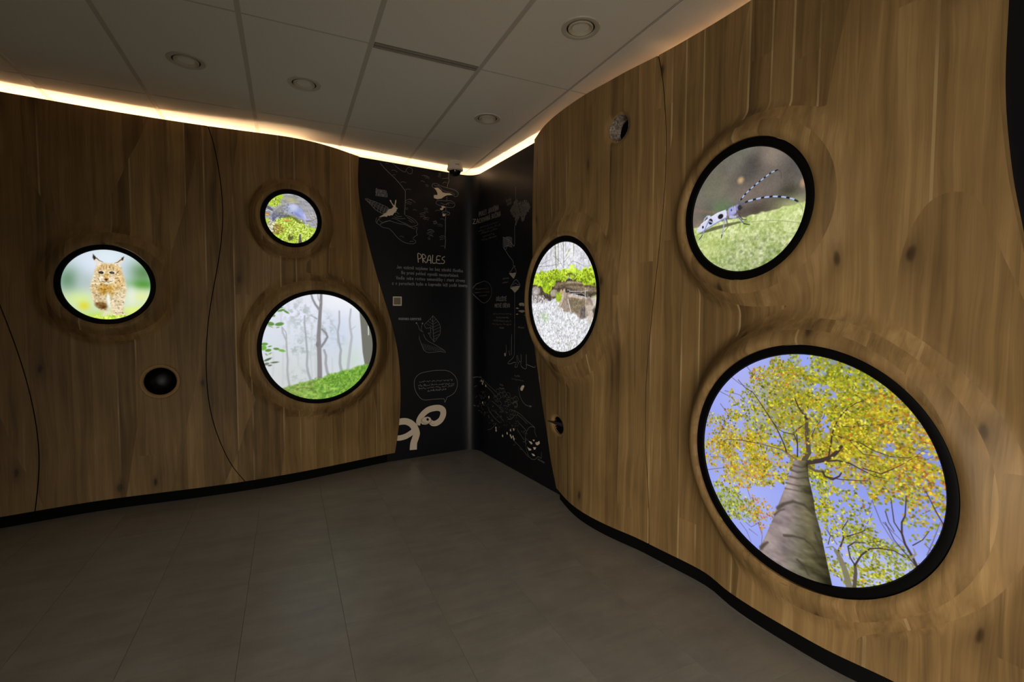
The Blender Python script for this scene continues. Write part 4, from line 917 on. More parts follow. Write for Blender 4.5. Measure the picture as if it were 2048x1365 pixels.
    feeler([(-0.080,0.140),(-0.062,0.169),(0.005,0.245),(0.119,0.327),(0.231,0.390),(0.358,0.455),(0.464,0.506),(0.560,0.519)], 0.022, 0.016, 8); p.stroke([(0.560,0.519),(0.607,0.487),(0.626,0.441),(0.620,0.401)], 0.009, 0.008, (74, 66, 70), 0.8)
    feeler([(-0.047,0.108),(0.066,0.134),(0.199,0.143),(0.348,0.142),(0.509,0.126),(0.682,0.079),(0.800,0.030),(0.883,-0.028)], 0.024, 0.02, 7); p.stroke([(0.883,-0.028),(0.941,-0.112),(0.965,-0.230)], 0.012, 0.008, (150, 150, 120), 0.7)
    p.img += p.noise(6, 6, 33, 3)[..., None] * 26 * (p.T > -0.1)[..., None]
    p.grain(18, 120, 20, None)
    return p

def display_material(name):
    k = NT(name)
    at = k.add('ShaderNodeAttribute', attribute_name='picture')
    k.b.inputs['Base Color'].default_value = (0.01, 0.01, 0.01, 1)
    k.b.inputs['Roughness'].default_value = 0.35
    k.l.new(at.outputs['Color'], k.b.inputs['Emission Color'])
    k.b.inputs['Emission Strength'].default_value = 1.0
    return k.m
M_SHOW = display_material('lit_picture')
M_SHOW.cycles.emission_sampling = 'NONE'   # large soft sources: found by bounce rays

PICTURES = {'lynx': (pic_lynx, 'small round wall display showing a lynx cub walking in grass'),
            'slug': (pic_slug, 'smallest round wall display, showing a grey blue slug on moss'),
            'fog': (pic_fog, 'round wall display showing bare trees in a misty forest'),
            'log': (pic_log, 'round wall display showing a mossy fallen log'),
            'beetle': (pic_beetle, 'round wall display showing a spotted longhorn beetle'),
            'tree': (pic_tree, 'largest round wall display, showing a tall autumn tree seen from below')}
for key, (fn, label) in PICTURES.items():
    q = SCREENS[key]
    R, RO, n, ex, ey = q['radius'], q['outer'], q['n'], q['ex'], q['ey']
    root = empty('round_display', q['C'])
    root.rotation_euler = Matrix((ex, ey, n)).transposed().to_euler()
    tag(root, label, 'display', 'round wall displays')
    # black rim: sloped ring round the picture
    vs, fs = lathe([(R, 0.0), (R + 0.004, 0.006), (RO - 0.006, 0.008), (RO + 0.002, 0.004), (RO + 0.002, -0.03), (R, -0.03)], 96, True)
    link('rim', mesh('rim', vs, fs, True, 35), M_RIM, root)
    p = fn()
    img = np.clip(p.img, 0, 255) / 255
    lin = np.where(img <= 0.04045, img / 12.92, ((img + 0.055) / 1.055)**2.4)
    N = p.n
    rr = np.hypot(p.S, p.T)
    keep = rr <= 1.02
    num = -np.ones((N, N), int); num[keep] = np.arange(keep.sum())
    a, b, c, d = num[:-1, :-1], num[:-1, 1:], num[1:, 1:], num[1:, :-1]
    okf = (a >= 0) & (b >= 0) & (c >= 0) & (d >= 0)
    F = np.stack([a, b, c, d], -1)[okf]
    V = np.stack([p.S[keep] * R, p.T[keep] * R, np.full(keep.sum(), -0.002)], -1)
    me = bpy.data.meshes.new('picture')
    me.from_pydata(V.tolist(), [], F.tolist())
    at = me.attributes.new('picture', 'FLOAT_COLOR', 'POINT')
    at.data.foreach_set('color', np.concatenate([lin[keep], np.ones((keep.sum(), 1))], 1).astype(np.float32).ravel())
    me.update()
    link('picture', me, M_SHOW, root)

# ------------------------------------------------------------------ small holes in the wood
def hole_frame(key):
    sd, u, z, r, st = HOLES[key]
    d = float(panel_depth(sd, np.array([u + r * st * 1.02]), np.array([z]))[0])
    d2 = float(panel_depth(sd, np.array([u - r * st * 1.02]), np.array([z]))[0])
    return sd, u, z, r, st, (d + d2) / 2, (d - d2) / (2.04 * r * st)
def liner(key, parent, depth=0.11, mat=None):
    """cup that lines a hole, open to the room"""
    sd, u, z, r, st, d, sl = hole_frame(key)
    vs, fs = [], []
    n = 48
    prof = [(1.0, -0.002), (1.0, 0.02), (0.97, depth * 0.6), (0.80, depth * 0.85), (0.45, depth), (0.001, depth)]
    for i in range(n):
        a = 2 * math.pi * i / n
        for k, h in prof:
            du, dz = r * 0.998 * st * k * math.cos(a), r * 0.998 * k * math.sin(a)
            vs.append(to_world(sd, u + du, d + sl * du + h, z + dz))
    m = len(prof)
    for i in range(n):
        j = (i + 1) % n
        for q in range(m - 1): fs.append((i * m + q, j * m + q, j * m + q + 1, i * m + q + 1))
    me = mesh('hole_liner', vs, fs, True, 50)
    return link('hole_liner', me, mat or M_LINER, parent)
panels = PANELS
liner('dark', panels[1], 0.10)
liner('peg', panels[3], 0.08)

# pale freshly cut chamfer round the two open holes
M_CUT = plain('cut_oak_edge', (176, 140, 92), 0.6, speck=0.12, scale=70)
def chamfer(key, parent):
    sd, u, z, r, st, d, sl = hole_frame(key); n, vs, fs = 64, [], []
    for i in range(n):
        a = 2 * math.pi * i / n
        for q, lift in ((0.985, -0.006), (1.0, 0.0016), (1.0 + 0.010 / r, 0.0018), (1.0 + 0.018 / r, 0.0006), (1.0 + 0.020 / r, -0.003)):
            uu, zz = u + r * q * st * math.cos(a), z + r * q * math.sin(a)
            vs.append(to_world(sd, uu, float(panel_depth(sd, np.array([uu]), np.array([zz]))[0]) - lift, zz))
    for i in range(n):
        j = (i + 1) % n
        for q in range(4): fs.append((i * 5 + q, j * 5 + q, j * 5 + q + 1, i * 5 + q + 1))
    link('hole_chamfer', mesh('hole_chamfer', vs, fs, True), M_CUT, parent)
chamfer('dark', panels[1]); chamfer('peg', panels[3])

# thin dark peg reaching out of the low hole
sd, u, z, r, st, d, sl = hole_frame('peg')
pts = [Vector((d + 0.05, u - 0.02, z - 0.006)), Vector((d + 0.018, u + 0.06, z + 0.0)), Vector((d - 0.012, u + 0.135, z + 0.003))]
vs, fs = [], []
for i, (p_, rad) in enumerate(zip(pts, (0.020, 0.012, 0.0015))):
    for k in range(10):
        a = 2 * math.pi * k / 10
        vs.append((p_.x + rad * math.cos(a), p_.y, p_.z + rad * math.sin(a)))
for i in range(2):
    for k in range(10): fs.append((i * 10 + k, i * 10 + (k + 1) % 10, (i + 1) * 10 + (k + 1) % 10, (i + 1) * 10 + k))
fs += [tuple(range(10)), tuple(reversed(range(20, 30)))]
k = NT('dark_horn'); k.b.inputs['Base Color'].default_value = (*s2l((30, 27, 34)), 1); k.b.inputs['Roughness'].default_value = 0.5
tag(link('pointed_peg', mesh('pointed_peg', vs, fs, True, 60), k.m), 'dark pointed peg sticking out of the low hole beside the corner', 'peg')

# the high hole is lined with rough grey bark and closed by a black disc
def bark_material():
    k = NT('rough_grey_bark')
    tc = k.add('ShaderNodeTexCoord')
    f = k.noise(tc.outputs['Object'], 55.0, 6, 0.65, 0.8); g_ = k.noise(tc.outputs['Object'], 16.0, 3)
    col = k.ramp(k.math('ADD', k.math('MULTIPLY', f, 0.7), k.math('MULTIPLY', g_, 0.3)), [(0.36, s2l((62, 52, 46))), (0.50, s2l((158, 144, 130))), (0.66, s2l((226, 216, 206)))])
    k.l.new(col, k.b.inputs['Base Color']); k.b.inputs['Roughness'].default_value = 0.85
    k.bump(f, 0.9, 0.01)
    return k.m
sd, u, z, r, st, d, sl = hole_frame('sample')
rn = np.random.default_rng(2); vs, fs = [], []
NA, ND = 64, 12
for i in range(NA):
    a = 2 * math.pi * i / NA
    for j in range(ND):
        h = -0.004 + 0.078 * j / (ND - 1)
        q = r * (0.995 - (0.0 if j == 0 else (0.03 + 0.10 * rn.random() * min(1, j / 3))))
        vs.append((d + sl * q * math.cos(a) + h, u + q * math.cos(a), z + q * math.sin(a)))
for i in range(NA):
    for j in range(ND - 1): fs.append((i * ND + j, ((i + 1) % NA) * ND + j, ((i + 1) % NA) * ND + j + 1, i * ND + j + 1))
link('bark_lining', mesh('bark_lining', vs, fs, True), bark_material(), panels[3])['label'] = 'rough pale bark lining of the hole'
vs = [(d + sl * 0.99 * r * math.cos(a) + 0.070, u + 0.99 * r * math.cos(a), z + 0.99 * r * math.sin(a)) for a in np.linspace(0, 2 * math.pi, 49)[:-1]]
link('hole_bottom', mesh('hole_bottom', vs, [tuple(range(48))]), M_PLINTH, panels[3])

# ------------------------------------------------------------------ recessed downlights (switched off)
def downlight(x, y, label):
    root = empty('downlight', (x, y, ZC))
    tag(root, label, 'downlight', 'recessed ceiling downlights')
    fl = cacheD.get('f') or mesh('flange', *lathe([(0.0675, 0.004), (0.0690, -0.004), (0.074, -0.007), (0.092, -0.005), (0.095, 0.001), (0.095, 0.004)], 48, True), True, 40)
    gp = cacheD.get('g') or mesh('gap_ring', *lathe([(0.0615, -0.001), (0.0685, -0.001)], 48), True)
    ln = cacheD.get('l') or mesh('lens', *lathe([(0.0615, 0.0), (0.0610, -0.006), (0.056, -0.008), (0.050, -0.004), (0.030, 0.004), (0.012, 0.007), (0.0005, 0.0075)], 48), True, 35)
    cacheD.update(f=fl, g=gp, l=ln)
    link('flange', fl, M_FIX, root); link('gap_ring', gp, M_GAP, root); link('lens', ln, M_LENS, root)
    return root
cacheD = {}
downlight(-0.48, 3.245, 'unlit downlight at the far left of the ceiling row')
downlight(0.12, 3.255, 'unlit downlight second from the left in the ceiling row')
downlight(1.322, 3.255, 'unlit downlight nearest the corner camera')
downlight(1.325, 2.055, 'unlit downlight at the upper right, nearest the camera')

# ------------------------------------------------------------------ slot diffuser in the ceiling grid
root = empty('slot_diffuser', (0.72, 2.635, ZC))
tag(root, 'grey slot air diffuser set between two ceiling tiles', 'air diffuser')
vs, fs = box(-0.285, 0.285, -0.026, 0.026, -0.003, -0.0012)
link('frame', mesh('frame', vs, fs), M_SLOT, root)
k = plain('diffuser_vane', (158, 151, 141), 0.5)
for y in (-0.014, 0.014):
    vs, fs = box(-0.282, 0.282, y - 0.007, y + 0.007, -0.006, -0.003)
    link('vane', mesh('vane', vs, fs), k, root)

# ------------------------------------------------------------------ dome camera in the corner
root = empty('dome_camera', (1.420, 4.285, ZC))
tag(root, 'white ceiling dome camera with black dome in the corner', 'camera')
link('housing', mesh('housing', *lathe([(0.0, -0.0005), (0.064, -0.0005), (0.066, -0.004), (0.068, -0.055), (0.072, -0.060), (0.073, -0.076), (0.070, -0.080), (0.052, -0.080), (0.0, -0.079)], 48), True, 30), M_CAMW, root)
link('dome', mesh('dome', *lathe([(0.055 * math.cos(a), -0.080 - 0.050 * math.sin(a)) for a in np.linspace(0, math.pi / 2, 12)], 48), True), M_DOME, root)
link('lens_ring', mesh('lens_ring', *lathe([(0.0545, -0.080), (0.060, -0.0815), (0.0605, -0.084), (0.0560, -0.085)], 48), True, 30), M_CAMW, root)
link('logo_mark', mesh('logo_mark', *box(-0.018, 0.018, -0.0695, -0.0655, -0.042, -0.037)), plain('small_red_mark', (150, 70, 60), 0.6), root)

# ------------------------------------------------------------------ printed drawings and lettering on the black panel
BX = np.array([p[0] for p in BLK]); BY = np.array([p[1] for p in BLK])
IC = 16          # middle of the rounded corner
def on_left(x, z): return (x, float(np.interp(x, BX[:IC + 1], BY[:IC + 1])) - 0.0016, z)
def on_right(y, z): return (float(np.interp(y, BY[IC:][::-1], BX[IC:][::-1])) - 0.0016, y, z)
class Ink:
    def __init__(s, side): s.side = side; s.v = []; s.f = []
    def quad(s, pts):
        b = len(s.v); s.v += [on_left(*p) if s.side == 'L' else on_right(*p) for p in pts]
        s.f.append(tuple(range(b, b + len(pts))))
    def line(s, pts, w):
        for (ax, ay), (bx, by) in zip(pts[:-1], pts[1:]):
            dx, dy = bx - ax, by - ay; L = math.hypot(dx, dy)
            if L < 1e-5: continue
            dx, dy = dx / L * w * 0.42, dy / L * w * 0.42
            s.quad([(ax - dx - dy, ay - dy + dx), (ax - dx + dy, ay - dy - dx), (bx + dx + dy, by + dy - dx), (bx + dx - dy, by + dy + dx)])
    def smooth(s, pts, w, closed=False, n=6):
        s.line(catmull(pts, closed, n), w)
    def band(s, pts, widths):
        """filled ribbon of changing width"""
        P = catmull(pts, False, 8); W = np.interp(np.linspace(0, 1, len(P)), np.linspace(0, 1, len(widths)), widths)
        E = []
        for i, (x, y) in enumerate(P):
            a = P[max(i - 1, 0)]; b = P[min(i + 1, len(P) - 1)]
            dx, dy = b[0] - a[0], b[1] - a[1]; L = math.hypot(dx, dy) + 1e-9
            nx, ny = -dy / L * W[i] / 2, dx / L * W[i] / 2
            E.append(((x + nx, y + ny), (x - nx, y - ny)))
        for (a, b), (c, d) in zip(E[:-1], E[1:]): s.quad([a, b, d, c])
    def fill(s, pts):
        bm = bmesh.new()
        bv = [bm.verts.new((p[0], p[1], 0)) for p in pts]
        f = bm.faces.new(bv); bmesh.ops.triangulate(bm, faces=[f])
        for t in bm.faces: s.quad([(v.co.x, v.co.y) for v in t.verts])
        bm.free()
    def dot(s, x, y, r): s.quad([(x + r * math.cos(a), y + r * math.sin(a)) for a in np.linspace(0, 2 * math.pi, 9)[:-1]])
    def done(s, name, mat=None, label=None, parent=None, lift=0.0, stuff=True):
        me = mesh(name, [(v[0] - (lift if s.side == 'R' else 0), v[1] - (lift if s.side == 'L' else 0), v[2]) for v in s.v], s.f)
        o = link(name, me, mat or M_LINE, parent or graphic)
        if label: o['label'] = label
        if stuff: o['kind'] = 'stuff'      # many fine strokes of one print
        return o
def catmull(pts, closed=False, n=6):
    P = list(pts); out = []
    m_ = len(P)
    if m_ < 3: return P
    for i in range(m_ if closed else m_ - 1):
        a = P[(i - 1) % m_] if closed or i > 0 else P[0]; b = P[i]; c = P[(i + 1) % m_]; d = P[(i + 2) % m_] if closed or i < m_ - 2 else P[-1]
        for k in range(n):
            t = k / n
            out.append(tuple(0.5 * (2 * b[j] + (c[j] - a[j]) * t + (2 * a[j] - 5 * b[j] + 4 * c[j] - d[j]) * t**2 + (3 * b[j] - a[j] - 3 * c[j] + d[j]) * t**3) for j in (0, 1)))
    out.append(P[0] if closed else P[-1])
    return out

# hand-drawn stroke alphabet: width, strokes (units: capitals 7 high, small letters 4.2)
FONT = {
 'a': (3, '2.6,3.8 1.2,4.2 .2,2 1.1,0 2.4,.7/2.6,4.2 2.6,0'), 'b': (3, '.3,7 .3,0/.3,3.4 1.6,4.2 2.7,2.2 1.6,0 .3,.5'), 'c': (2.6, '2.4,3.7 1.2,4.2 .2,2 1.2,0 2.4,.5'),
 'd': (3, '2.6,7 2.6,0/2.6,3.4 1.3,4.2 .2,2 1.3,0 2.6,.7'), 'e': (2.8, '.3,2.1 2.5,2.4 1.8,4.2 .6,3.6 .2,1.6 1.2,0 2.5,.6'), 'h': (2.8, '.3,7 .3,0/.3,2.8 1.5,4.2 2.4,3.2 2.4,0'),
 'i': (1, '.4,4.2 .4,0/.4,5.6 .4,6'), 'j': (1.4, '1,4.2 1,-1.2 0,-1.8/1,5.6 1,6'), 'k': (2.6, '.3,7 .3,0/2.3,4.2 .4,1.8 2.4,0'), 'l': (1, '.4,7 .4,.3 .8,0'),
 'm': (4, '.3,4.2 .3,0/.3,2.8 1.2,4.2 1.9,3.2 1.9,0/1.9,2.8 2.9,4.2 3.6,3.2 3.6,0'), 'n': (2.8, '.3,4.2 .3,0/.3,2.8 1.5,4.2 2.4,3.2 2.4,0'), 'o': (2.9, '1.4,4.2 .2,2.2 1.4,0 2.6,2 1.4,4.2'),
 'p': (3, '.3,4.2 .3,-2/.3,3.4 1.6,4.2 2.7,2.2 1.6,0 .3,.5'), 'r': (2, '.3,4.2 .3,0/.3,2.8 1.2,4.1 1.9,4'), 's': (2.3, '2.1,3.8 .9,4.2 .4,3 1.9,1.5 1.5,.1 .2,.4'), 't': (2, '.9,6 .9,.5 1.7,0/0,4.2 1.8,4.2'),
 'u': (2.8, '.3,4.2 .4,.7 1.3,0 2.4,1.2/2.4,4.2 2.4,0'), 'v': (2.4, '.1,4.2 1.2,0 2.3,4.2'), 'y': (2.6, '.2,4.2 1.3,.8/2.4,4.2 .6,-2'), 'z': (2.6, '.3,4.2 2.3,4.2 .2,0 2.5,0'), '.': (1, '.4,0 .4,.3'), ' ': (2.4, ''),
 'A': (3.6, '.1,0 1.6,7 2,7 3.4,0/.6,2.4 3,2.4'), 'B': (3.2, '.3,0 .3,7 2.2,6.4 2.2,4.2 .4,3.7 2.6,3 2.6,.8 .3,0'), 'C': (3.1, '2.8,6.2 1.6,7 .3,4.6 .3,2 1.6,0 2.8,.8'), 'D': (3.4, '.3,0 .3,7 1.8,6.8 3,4.6 2.9,2 1.8,.2 .3,0'),
 'E': (2.9, '2.6,7 .3,7 .3,0 2.6,0/.3,3.6 2.2,3.6'), 'H': (3.3, '.3,7 .3,0/2.9,7 2.9,0/.3,3.6 2.9,3.6'), 'I': (1, '.4,7 .4,0'), 'J': (2.6, '2,7 2,1 1,0 .2,1'), 'K': (3.1, '.3,7 .3,0/2.7,7 .4,3.2 2.9,0'), 'L': (2.6, '.3,7 .3,0 2.4,0'),
 'M': (4, '.2,0 .5,7 1.9,2.4 3.3,7 3.6,0'), 'N': (3.4, '.3,0 .3,7 3,0 3,7'), 'O': (3.6, '1.8,7 .3,4.6 .3,2.2 1.8,0 3.3,2.2 3.3,4.6 1.8,7'), 'P': (3, '.3,0 .3,7 2.2,6.6 2.6,5 2,3.6 .3,3.2'), 'R': (3.1, '.3,0 .3,7 2.2,6.6 2.5,5 1.9,3.8 .3,3.4 2.7,0'),
 'S': (2.8, '2.5,6.4 1.4,7 .5,5.6 2.3,2.4 1.8,.2 .2,.5'), 'T': (3, '1.5,7 1.5,0/.1,7 2.9,7'), 'U': (3.3, '.3,7 .3,1.4 1.6,0 2.9,1.4 2.9,7'), 'V': (3.2, '.1,7 1.6,0 3.1,7'), 'Z': (3, '.3,7 2.7,7 .2,0 2.8,0')}
ACC = {'á': 'a1', 'é': 'e1', 'í': 'i1', 'ě': 'e2', 'č': 'c2', 'ř': 'r2', 'ž': 'z2', 'š': 's2', 'ů': 'u3', 'ý': 'y1', 'Á': 'A1', 'É': 'E1', 'Í': 'I1', 'Ř': 'R2', 'Ž': 'Z2', 'Č': 'C2', 'Š': 'S2', 'Ů': 'U3'}
def glyphs(text):
    out, x = [], 0.0
    for ch in text:
        b, acc = (ACC[ch][0], ACC[ch][1]) if ch in ACC else (ch, None)
        wd, st = FONT[b]
        ss = [[tuple(map(float, p.split(','))) for p in q.split()] for q in st.split('/') if q]
        if b == 'i' and acc: ss = ss[:1]
        top = 7.6 if b.isupper() else 5.0; c = wd / 2
        if acc == '1': ss.append([(c - .2, top), (c + .7, top + 1.2)])
        if acc == '2': ss.append([(c - .8, top + 1.1), (c, top), (c + .8, top + 1.1)])
        if acc == '3': ss.append([(c, top), (c - .5, top + .6), (c, top + 1.2), (c + .5, top + .6), (c, top)])
        out += [[(px + x, py) for px, py in s_] for s_ in ss]
        x += wd + 0.75
    return out, x - 0.75
def write(ink, text, a, b, cap, w, slant=0.0):
    """run of text whose baseline goes from a to b; cap = height of capitals (m)"""
    st, W = glyphs(text)
    dx, dy = (b[0] - a[0]) / W, (b[1] - a[1]) / W
    k = cap / 7.0
    for s_ in st: ink.line([(a[0] + dx * (px + slant * py), a[1] + dy * px + k * py) for px, py in s_], w)
def scrawl(ink, a, b, h, w, seed, words=(3, 6)):
    """a line of small handwriting too fine to read"""
    r = random.Random(seed); t = 0.0
    while t < 0.98:
        ln = r.uniform(0.10, 0.2); e = min(t + ln, 1.0); pts = []
        n = max(4, int((e - t) * 60))
        for i in range(n + 1):
            q = t + (e - t) * i / n
            pts.append((a[0] + (b[0] - a[0]) * q, a[1] + (b[1] - a[1]) * q + h * (r.random() * (1.5 if r.random() < .15 else 1))))
        ink.line(pts, w); t = e + 0.035

# ---- far (left) run
for strokes in (([(1.097,1.814),(1.093,1.888),(1.111,1.891),(1.127,1.875),(1.122,1.854),(1.099,1.843)],), ([(1.142,1.814),(1.137,1.884),(1.155,1.886),(1.168,1.871),(1.163,1.853),(1.141,1.846),(1.169,1.813)],), ([(1.180,1.817),(1.196,1.872),(1.205,1.881),(1.215,1.872),(1.220,1.811)], [(1.186,1.838),(1.217,1.840)]),
          ([(1.239,1.887),(1.235,1.819),(1.265,1.816)],), ([(1.315,1.883),(1.284,1.883),(1.275,1.851),(1.276,1.820),(1.289,1.814),(1.310,1.813)], [(1.275,1.848),(1.303,1.847)]), ([(1.356,1.881),(1.336,1.870),(1.333,1.855),(1.352,1.843),(1.355,1.828),(1.342,1.816),(1.320,1.817)],)):
    k = Ink('L')
    for t in strokes: k.smooth(t, 0.0080, n=4)
    k.done('title_letter', M_PRINT, stuff=False)
k = Ink('L')
for text, e in (('Jen vzácně najdeme les bez zásahů člověka.', [(0.895,1.746),(1.552,1.744)]), ('Na první pohled vypadá neuspořádaně.', [(0.937,1.698),(1.504,1.696)]),
                ('Vedle sebe rostou semenáčky i staré stromy', [(0.889,1.649),(1.567,1.651)]), ('a v porostech bylin a kapradin leží padlé kmeny.', [(0.850,1.600),(1.597,1.604)])):
    write(k, text, e[0], e[1], 0.029, 0.0034)
k.done('paragraph_lettering')
k = Ink('L'); q = [(0.858,1.494),(0.938,1.495),(0.937,1.413),(0.857,1.412)]
k.fill(q); k.done('white_square', M_PRINT, 'small plain pale square', stuff=False)
k = Ink('L'); q = [(0.866,1.485),(0.929,1.486),(0.929,1.423),(0.865,1.422)]
k.fill(q); k.done('grey_square', plain('grey_print', (128, 117, 102), 0.7), 'plain grey square', None, 0.0006, False)
# long snail on a bracket fungus
k = Ink('L')
e = [(0.718,2.398),(0.811,2.395)]; write(k, 'ŘASNATKA', e[0], e[1], 0.026, 0.0034)
e = [(0.714,2.366),(0.819,2.364)]; write(k, 'ŽEBERNATÁ', e[0], e[1], 0.026, 0.0034)
k.done('snail_caption')
k = Ink('L')
k.fill([(0.739,2.181),(0.777,2.209),(0.808,2.233),(0.827,2.263),(0.852,2.269),(0.871,2.289),(0.860,2.306),(0.846,2.326),(0.837,2.340),(0.842,2.346),(0.850,2.343),(0.856,2.324),(0.870,2.308),(0.879,2.301),(0.884,2.318),(0.887,2.340),(0.890,2.352),(0.897,2.351),(0.897,2.335),(0.890,2.307),(0.893,2.288),(0.909,2.280),(0.907,2.272),(0.896,2.268),(0.901,2.258),(0.891,2.251),(0.891,2.239),(0.880,2.239),(0.870,2.224),(0.861,2.211),(0.848,2.213),(0.839,2.205),(0.820,2.206),(0.811,2.194),(0.789,2.195)])
k.done('snail_body', M_PRINT, stuff=False)
k = Ink('L')
k.smooth([(0.626,2.324),(0.643,2.329),(0.676,2.319),(0.718,2.310),(0.760,2.296),(0.803,2.283),(0.836,2.263)], 0.0042); k.smooth([(0.626,2.324),(0.646,2.307),(0.678,2.278),(0.708,2.249),(0.741,2.230),(0.777,2.218),(0.808,2.232)], 0.0042)
for t in ([(0.670,2.320),(0.664,2.297)], [(0.709,2.312),(0.688,2.300),(0.681,2.275)], [(0.727,2.306),(0.708,2.285),(0.702,2.254)], [(0.754,2.298),(0.737,2.273),(0.730,2.235)], [(0.778,2.290),(0.763,2.261),(0.753,2.225)], [(0.804,2.281),(0.791,2.253),(0.780,2.220)], [(0.821,2.273),(0.812,2.249),(0.801,2.227)]): k.smooth(t, 0.0036)
for i in range(26):
    t = i / 26; a_ = [(0.646,2.324),(0.836,2.258)]; b_ = [(0.652,2.303),(0.790,2.221)]
    x0, z0 = a_[0][0] * (1 - t) + a_[1][0] * t, a_[0][1] * (1 - t) + a_[1][1] * t; x1, z1 = b_[0][0] * (1 - t) + b_[1][0] * t, b_[0][1] * (1 - t) + b_[1][1] * t
    k.line([(x0, z0), ((x0 + x1) / 2 - 0.006, (z0 + z1) / 2), (x1, z1)], 0.0015)
k.done('snail_shell')
k = Ink('L')
for t in ([(0.722,2.176),(0.715,2.151),(0.722,2.131),(0.749,2.115),(0.776,2.097),(0.825,2.093),(0.862,2.066),(0.906,2.020),(0.957,1.988),(1.008,1.976),(1.061,1.981),(1.074,2.004),(1.048,2.020)], [(1.048,2.027),(1.074,2.051),(1.091,2.062),(1.080,2.086),(1.088,2.124),(1.068,2.129)], [(0.740,2.163),(0.758,2.146),(0.783,2.143),(0.832,2.160),(0.870,2.155),(0.920,2.145),(0.971,2.144),(1.023,2.124),(1.068,2.113)],
          [(0.752,2.122),(0.795,2.150),(0.845,2.165)], [(0.857,2.187),(0.895,2.182),(0.933,2.165),(0.984,2.151),(1.036,2.132),(1.088,2.150),(1.094,2.163),(1.062,2.197),(1.023,2.215),(0.978,2.225)], [(0.889,2.224),(0.908,2.208),(0.946,2.212)], [(0.876,2.202),(0.920,2.191),(0.978,2.197)], [(0.896,2.247),(0.921,2.231)], [(1.010,2.185),(1.043,2.167)], [(0.997,2.209),(1.036,2.191),(1.069,2.166)], [(0.722,2.128),(0.735,2.162),(0.759,2.180)]): k.smooth(t, 0.0030)
k.done('fungus_drawing')
k = Ink('L')
k.line([(0.758,2.651),(0.791,2.616),(0.843,2.573),(0.886,2.541),(0.939,2.491),(0.980,2.441),(0.980,2.367),(0.976,2.293),(0.972,2.231)], 0.0042)
k.smooth([(0.869,2.665),(0.912,2.636),(0.950,2.615),(0.982,2.610),(0.992,2.633),(1.014,2.656),(1.040,2.651),(1.048,2.630),(1.040,2.605),(1.014,2.600),(0.998,2.616)], 0.003); k.smooth([(0.804,2.654),(0.819,2.661),(0.831,2.655)], 0.003)
k.line([(1.405,2.671),(1.401,2.622),(1.406,2.594),(1.393,2.563),(1.386,2.529)], 0.0042); k.line([(1.383,2.445),(1.380,2.406)], 0.004); k.line([(1.373,2.340),(1.371,2.308)], 0.004); k.line([(1.371,2.262),(1.366,2.210),(1.367,2.145),(1.364,2.080),(1.367,2.028),(1.361,1.959)], 0.0042)
k.smooth([(1.336,2.604),(1.371,2.611),(1.401,2.622)], 0.003)
k.done('trunk_lines')
k = Ink('L')
k.fill([(1.254,2.507),(1.294,2.515),(1.321,2.498),(1.342,2.478),(1.370,2.476),(1.413,2.480),(1.445,2.468),(1.420,2.464),(1.384,2.458),(1.356,2.442),(1.328,2.420),(1.286,2.409),(1.255,2.414),(1.251,2.428),(1.253,2.439),(1.266,2.446),(1.286,2.445),(1.288,2.464),(1.276,2.488)])
k.done('mushroom_stalk', M_PRINT, stuff=False); k = Ink('L'); k.fill([(1.324,2.351),(1.345,2.355),(1.375,2.346),(1.349,2.334),(1.341,2.316),(1.329,2.312),(1.312,2.317),(1.314,2.327),(1.334,2.333)]); k.done('mushroom_stalk', M_PRINT, stuff=False); k = Ink('L'); k.fill([(1.341,2.280),(1.375,2.279),(1.359,2.260),(1.343,2.257),(1.337,2.265)])
k.done('mushroom_stalk', M_PRINT, stuff=False)
k = Ink('L')
k.smooth([(1.254,2.507),(1.235,2.518),(1.246,2.545),(1.280,2.551),(1.301,2.543),(1.349,2.531),(1.413,2.524),(1.470,2.515),(1.499,2.493),(1.492,2.466),(1.470,2.455),(1.445,2.468)], 0.0036); k.smooth([(1.301,2.530),(1.335,2.503),(1.377,2.490),(1.427,2.490),(1.463,2.475)], 0.003); k.smooth([(1.253,2.536),(1.277,2.527),(1.301,2.537)], 0.003)
k.smooth([(1.271,2.372),(1.286,2.393),(1.328,2.402),(1.370,2.403),(1.420,2.411),(1.455,2.396),(1.464,2.374),(1.441,2.351),(1.384,2.347),(1.328,2.351),(1.286,2.361),(1.271,2.372)], 0.0042); k.smooth([(1.321,2.379),(1.363,2.368),(1.398,2.389),(1.448,2.388)], 0.003); k.smooth([(1.377,2.367),(1.395,2.382),(1.405,2.367)], 0.003)
k.smooth([(1.334,2.289),(1.345,2.303),(1.384,2.308),(1.411,2.296),(1.398,2.277),(1.362,2.276),(1.334,2.289)], 0.0042); k.smooth([(1.348,2.289),(1.376,2.289),(1.398,2.298)], 0.003); k.smooth([(1.268,2.296),(1.286,2.307),(1.313,2.304)], 0.003); k.smooth([(1.343,2.562),(1.360,2.577),(1.381,2.574)], 0.003)
k.done('mushroom_caps')
k = Ink('L')
r = random.Random(5)
sc = [(0.962,2.512),(1.006,2.454),(1.031,2.368),(1.012,2.340),(1.070,2.282),(0.992,2.289),(1.165,2.599),(1.185,2.595),(1.312,2.647),(1.308,2.624),(1.142,2.256),(1.176,2.273),(1.149,2.225),(1.176,2.219),(1.185,2.520),(1.145,2.549),(1.264,2.193),(1.313,2.172),(1.337,2.226),(1.223,2.112),(1.209,2.085),(1.222,2.061),(1.202,2.040),(1.326,2.038),(1.333,2.064),(1.340,1.974),(0.884,2.601),(0.880,2.567),(0.944,2.030),(1.035,1.994),(1.176,2.307)]
